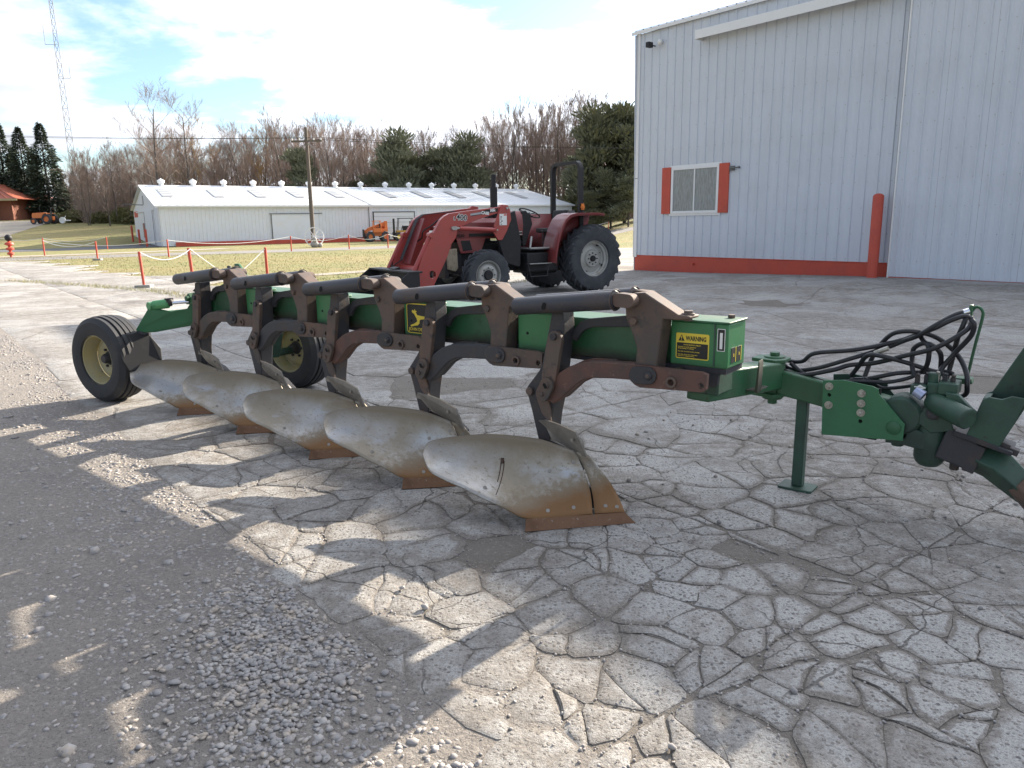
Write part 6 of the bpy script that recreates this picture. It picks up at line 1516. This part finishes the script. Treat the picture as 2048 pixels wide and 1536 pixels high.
    B('platform', M_iron_d, lambda m: (m.box(.95, 1.52, .22, .72, .93, .96), m.box(.95, 1.52, -.72, -.22, .93, .96), m.box(1.05, 1.60, .68, .86, .64, .665), m.tube([(1.60, .80, .66), (1.56, .82, .40), (1.15, .82, .40), (1.08, .8, .66)], .012)), bev=.003)
    B('platform_edge', M_trsil, lambda m: (m.tube([(1.50, .72, .97), (1.42, .66, 1.20)], .022, 8), m.box(.98, 1.50, .715, .728, .955, .985)), bev=0)
    B('step_edge', M_trsil, lambda m: m.box(1.05, 1.60, .86, .868, .655, .67), bev=0)
    B('fuel_tank', M_black, lambda m: (m.box(.75, 1.55, .34, .70, .48, .88), m.box(.80, 1.50, -.70, -.34, .48, .88)), bev=.03)
    B('tool_box', M_cream, lambda m: (m.prism([(3.04, .55), (3.20, .60), (3.22, .98), (3.0, 1.0), (2.98, .62)], .22, .36)), bev=.01)
    B('front_support', M_iron_d, lambda m: (m.box(2.85, 3.20, -.26, .26, .50, .92), m.box(3.16, 3.24, -.30, .30, .42, 1.15)), bev=.01)
    B('front_weights', M_trred, lambda m: m.box(3.08, 3.16, -.28, .28, .92, 1.2), bev=.01)
    B('seat', M_black, lambda m: (m.box(.22, .70, -.24, .24, 1.26, 1.36), m.prism([(.20, 1.30), (.30, 1.34), (.22, 1.74), (.12, 1.74)], -.24, .24), m.box(.12, .50, .26, .32, 1.48, 1.53), m.box(.3, .6, -.1, .1, 1.0, 1.27)), bev=.03)
    B('levers', M_iron_d, lambda m: [m.tube([(.75+.1*i, .34+.03*i, .95), (.70+.12*i, .36, 1.28)], .010, 6) for i in range(3)]+[m.ball((.70+.12*i, .36, 1.30), .025, 6) for i in range(3)], bev=0)
    # roll bar
    def rops(m):
        pts = [(-.54, 1.05), (-.54, 2.58), (-.50, 2.69), (-.40, 2.755), (.40, 2.755), (.50, 2.69), (.54, 2.58), (.54, 1.05)]
        inn = [(-.465, 1.05), (-.465, 2.56), (-.44, 2.64), (-.37, 2.685), (.37, 2.685), (.44, 2.64), (.465, 2.56), (.465, 1.05)]
        m.prism(pts+inn[::-1], -.02, .09, 'yz'); m.box(-.05, .12, -.56, -.44, 1.0, 1.25); m.box(-.05, .12, .44, .56, 1.0, 1.25)
    B('roll_bar', M_black, rops, bev=.006)
    B('amber_lamp', pmat('amber_lamp_plastic', (.75, .22, .03), .3), lambda m: (m.cyl((.03, 0, 1.79), .04, .545, .60, 'y', 14), m.box(.0, .06, .55, .59, 1.73, 1.86)), bev=.004)
    B('lamp_bracket', M_galv, lambda m: (m.box(.28, .40, .56, .62, 1.66, 1.72), m.box(.34, .38, .5, .6, 1.6, 1.7)), bev=0)
    B('three_point_hitch', M_iron_d, lambda m: (m.beam((-.3, .25, .55), (-1.0, .35, .45), .04, .07), m.beam((-.3, -.25, .55), (-1.0, -.35, .45), .04, .07), m.beam((-.3, 0, .9), (-.8, 0, .9), .05, .05)), bev=.003)
make_loader_tractor()

def make_small_tractor():
    x, y = -58.5, 98.0; s = empty('small_tractor', (x, y, ground_h(x, y)-.04), R(178)); tag(s, 'small old orange tractor parked at the edge of the lawn by the brick house', 'tractor')
    def B(name, mat, f, parent=s): m = MB(); f(m); return m.build(name, mat, parent, .01)
    B('body', M_oranget, lambda m: (m.prism([(.3, .75), (2.1, .75), (2.15, 1.0), (2.05, 1.38), (.5, 1.45), (.3, 1.3)], -.28, .28), m.box(-.5, .6, -.25, .25, .5, .95)))
    B('chassis', M_black, lambda m: (m.box(-.3, 2.0, -.16, .16, .45, .75), m.beam((1.75, -.6, .35), (1.75, .6, .35), .1, .1), m.beam((0, -.6, .62), (0, .6, .62), .12, .12)))
    for sy in (-1, 1):
        B('fender', M_oranget, lambda m: m.prism([(.62, .95), (.45, 1.25), (.1, 1.40), (-.35, 1.32), (-.35, 1.27), (.08, 1.33), (.4, 1.18), (.55, .93)], sy*.40, sy*.75))
        for (cx, rr, w) in ((0, .62, .32), (1.75, .38, .18)):
            m = MB(); m.lathe([(rr*.55, -w/2), (rr*.95, -w/2), (rr, -w/4), (rr, w/4), (rr*.95, w/2), (rr*.55, w/2)], (cx, sy*.66, rr), 'y', 24, True); t = m.build('tyre', M_tyre2, s)
            m = MB(); m.lathe([(rr*.56, sy*w*.4), (rr*.45, sy*w*.1), (rr*.2, sy*w*.2), (.001, sy*w*.25)], (cx, sy*.66, rr), 'y', 20); m.build('rim', M_oranget, t)
    B('seat', M_black, lambda m: (m.box(-.2, .2, -.2, .2, 1.15, 1.25), m.box(-.25, -.15, -.2, .2, 1.2, 1.55)))
    B('steering_wheel', M_black, lambda m: m.tube([(.55+.05*math.cos(t), .2*math.cos(t), 1.6+.2*math.sin(t)*.5) for t in [i*math.pi/6 for i in range(12)]], .02, 5, closed=True))
    B('exhaust', M_black, lambda m: m.tube([(1.1, .1, 1.4), (1.1, .1, 2.2)], .035, 8)); B('light_post', M_galv, lambda m: (m.tube([(-.5, .4, .9), (-.5, .4, 2.0), (-.5, -.4, 2.0), (-.5, -.4, .9)], .025, 6)))
    m = MB(); m.lathe([(.28, -.06), (.40, -.08), (.40, .08), (.28, .06)], (0, 0, .4), 'y', 20, True); m.lathe([(.29, -.03), (.08, -.02), (.001, -.02)], (0, 0, .4), 'y', 16); m.box(.2, 1.0, -.3, .1, .3, .45); m.tube([(0, 0, .4), (.5, -.1, .9)], .04)
    o = m.build('white_wheeled_implement', M_whitep, None, .0, loc=(x+2.1, y-.9, ground_h(x+2.1, y)), rot=(0, 0, 0)); tag(o, 'small white wheeled implement just right of the orange tractor', 'implement')
make_small_tractor()

def make_telehandler():
    s = empty('telehandler', (-11.7, 67.6, ground_h(-11.7, 67.6)-.04), R(200)); s.scale = (.74, .74, .92); tag(s, 'orange telescopic handler parked before the barn overhead door', 'telehandler')
    def B(name, mat, f, parent=s, bev=.01): m = MB(); f(m); return m.build(name, mat, parent, bev)
    B('chassis', M_oranget, lambda m: (m.box(-1.1, 1.3, -.45, .45, .55, .95), m.box(-1.2, -.3, -.5, .5, .9, 1.25), m.beam((.95, -.8, .55), (.95, .8, .55), .15, .15), m.beam((-.85, -.8, .55), (-.85, .8, .55), .15, .15)))
    B('engine_cover', M_oranget, lambda m: m.prism([(-1.2, .95), (.2, .95), (.1, 1.35), (-1.1, 1.5)], -.75, -.2))
    B('boom', M_oranget, lambda m: (m.beam((-1.1, .0, 1.75), (1.1, .0, 1.15), .28, .34), m.beam((1.0, 0, 1.2), (1.6, 0, .9), .2, .24), m.prism([(-1.25, 1.0), (-.85, 1.0), (-.9, 1.95), (-1.2, 1.95)], -.3, .3)))
    B('cab_frame', M_oranget, lambda m: [m.tube([(a, b_, .95), (a*.9, b_, 1.95)], .04, 6) for a in (-.35, .55) for b_ in (.28, .85)]+[m.box(-.4, .6, .24, .9, 1.93, 1.99), m.box(-.35, .55, .28, .85, .9, 1.3)])
    B('cab_seat', M_black, lambda m: (m.box(-.2, .2, .4, .75, 1.2, 1.35), m.box(-.3, -.2, .4, .75, 1.3, 1.7)))
    B('fork_carriage', M_black, lambda m: (m.box(1.58, 1.66, -.5, .5, .45, 1.2), m.box(1.6, 2.5, -.4, -.3, .42, .47), m.box(1.6, 2.5, .3, .4, .42, .47)))
    for cx in (.95, -.85):
        for sy in (-1, 1):
            m = MB(); m.lathe([(.24, -.14), (.46, -.15), (.50, -.08), (.50, .08), (.46, .15), (.24, .14)], (cx, sy*.88, .50), 'y', 24, True); t = m.build('tyre', M_tyre2, s)
            m = MB(); m.lathe([(.25, sy*.1), (.12, sy*.02), (.001, sy*.05)], (cx, sy*.88, .50), 'y', 16); m.build('rim', M_oranget, t)
def make_forklift():
    s = empty('forklift', (-9.5, 69.6, ground_h(-9.5, 69.6)-.04), R(195)); tag(s, 'black and yellow forklift with rusty wheels beside the orange telehandler', 'forklift')
    def B(name, mat, f, parent=s, bev=.01): m = MB(); f(m); return m.build(name, mat, parent, bev)
    B('body', pmat('dull_yellow_machine_paint', (.50, .30, .06), .6), lambda m: (m.prism([(-1.0, .45), (.8, .45), (.8, .95), (-.2, .95), (-.4, 1.15), (-1.0, 1.15)], -.5, .5)), bev=.03)
    B('mast', M_black, lambda m: (m.box(.95, 1.05, -.4, -.28, .1, 2.0), m.box(.95, 1.05, .28, .4, .1, 2.0), m.box(.95, 1.05, -.4, .4, 1.9, 2.0), m.box(.97, 1.03, -.3, .3, .9, 1.0), m.box(.97, 1.03, -.05, .05, .2, 1.9)))
    B('overhead_guard', M_black, lambda m: [m.tube([(a, b_, .9), (a*.8, b_, 2.0)], .035, 6) for a in (-.8, .7) for b_ in (-.42, .42)]+[m.box(-.7, .65, -.46, .46, 1.98, 2.04)])
    B('seat_and_engine', M_black, lambda m: (m.box(-.6, .2, -.35, .35, .95, 1.35), m.box(-.6, -.45, -.3, .3, 1.3, 1.75), m.tube([(.35, 0, .95), (.2, 0, 1.4)], .03)))
    B('forks', M_black, lambda m: (m.box(1.05, 1.12, -.4, .4, .3, .8), m.box(1.1, 2.1, -.35, -.22, .12, .17), m.box(1.1, 2.1, .22, .35, .12, .17)))
    for cx, rr in ((.6, .40), (-.7, .32)):
        for sy in (-1, 1):
            m = MB(); m.lathe([(rr*.5, -.1), (rr, -.1), (rr, .1), (rr*.5, .1)], (cx, sy*.52, rr), 'y', 22, True); t = m.build('tyre', M_tyre2, s)
            m = MB(); m.lathe([(rr*.52, sy*.08), (.1, sy*.04), (.001, sy*.1)], (cx, sy*.52, rr), 'y', 14); m.build('rim', M_yellow, t)
make_telehandler(); make_forklift()
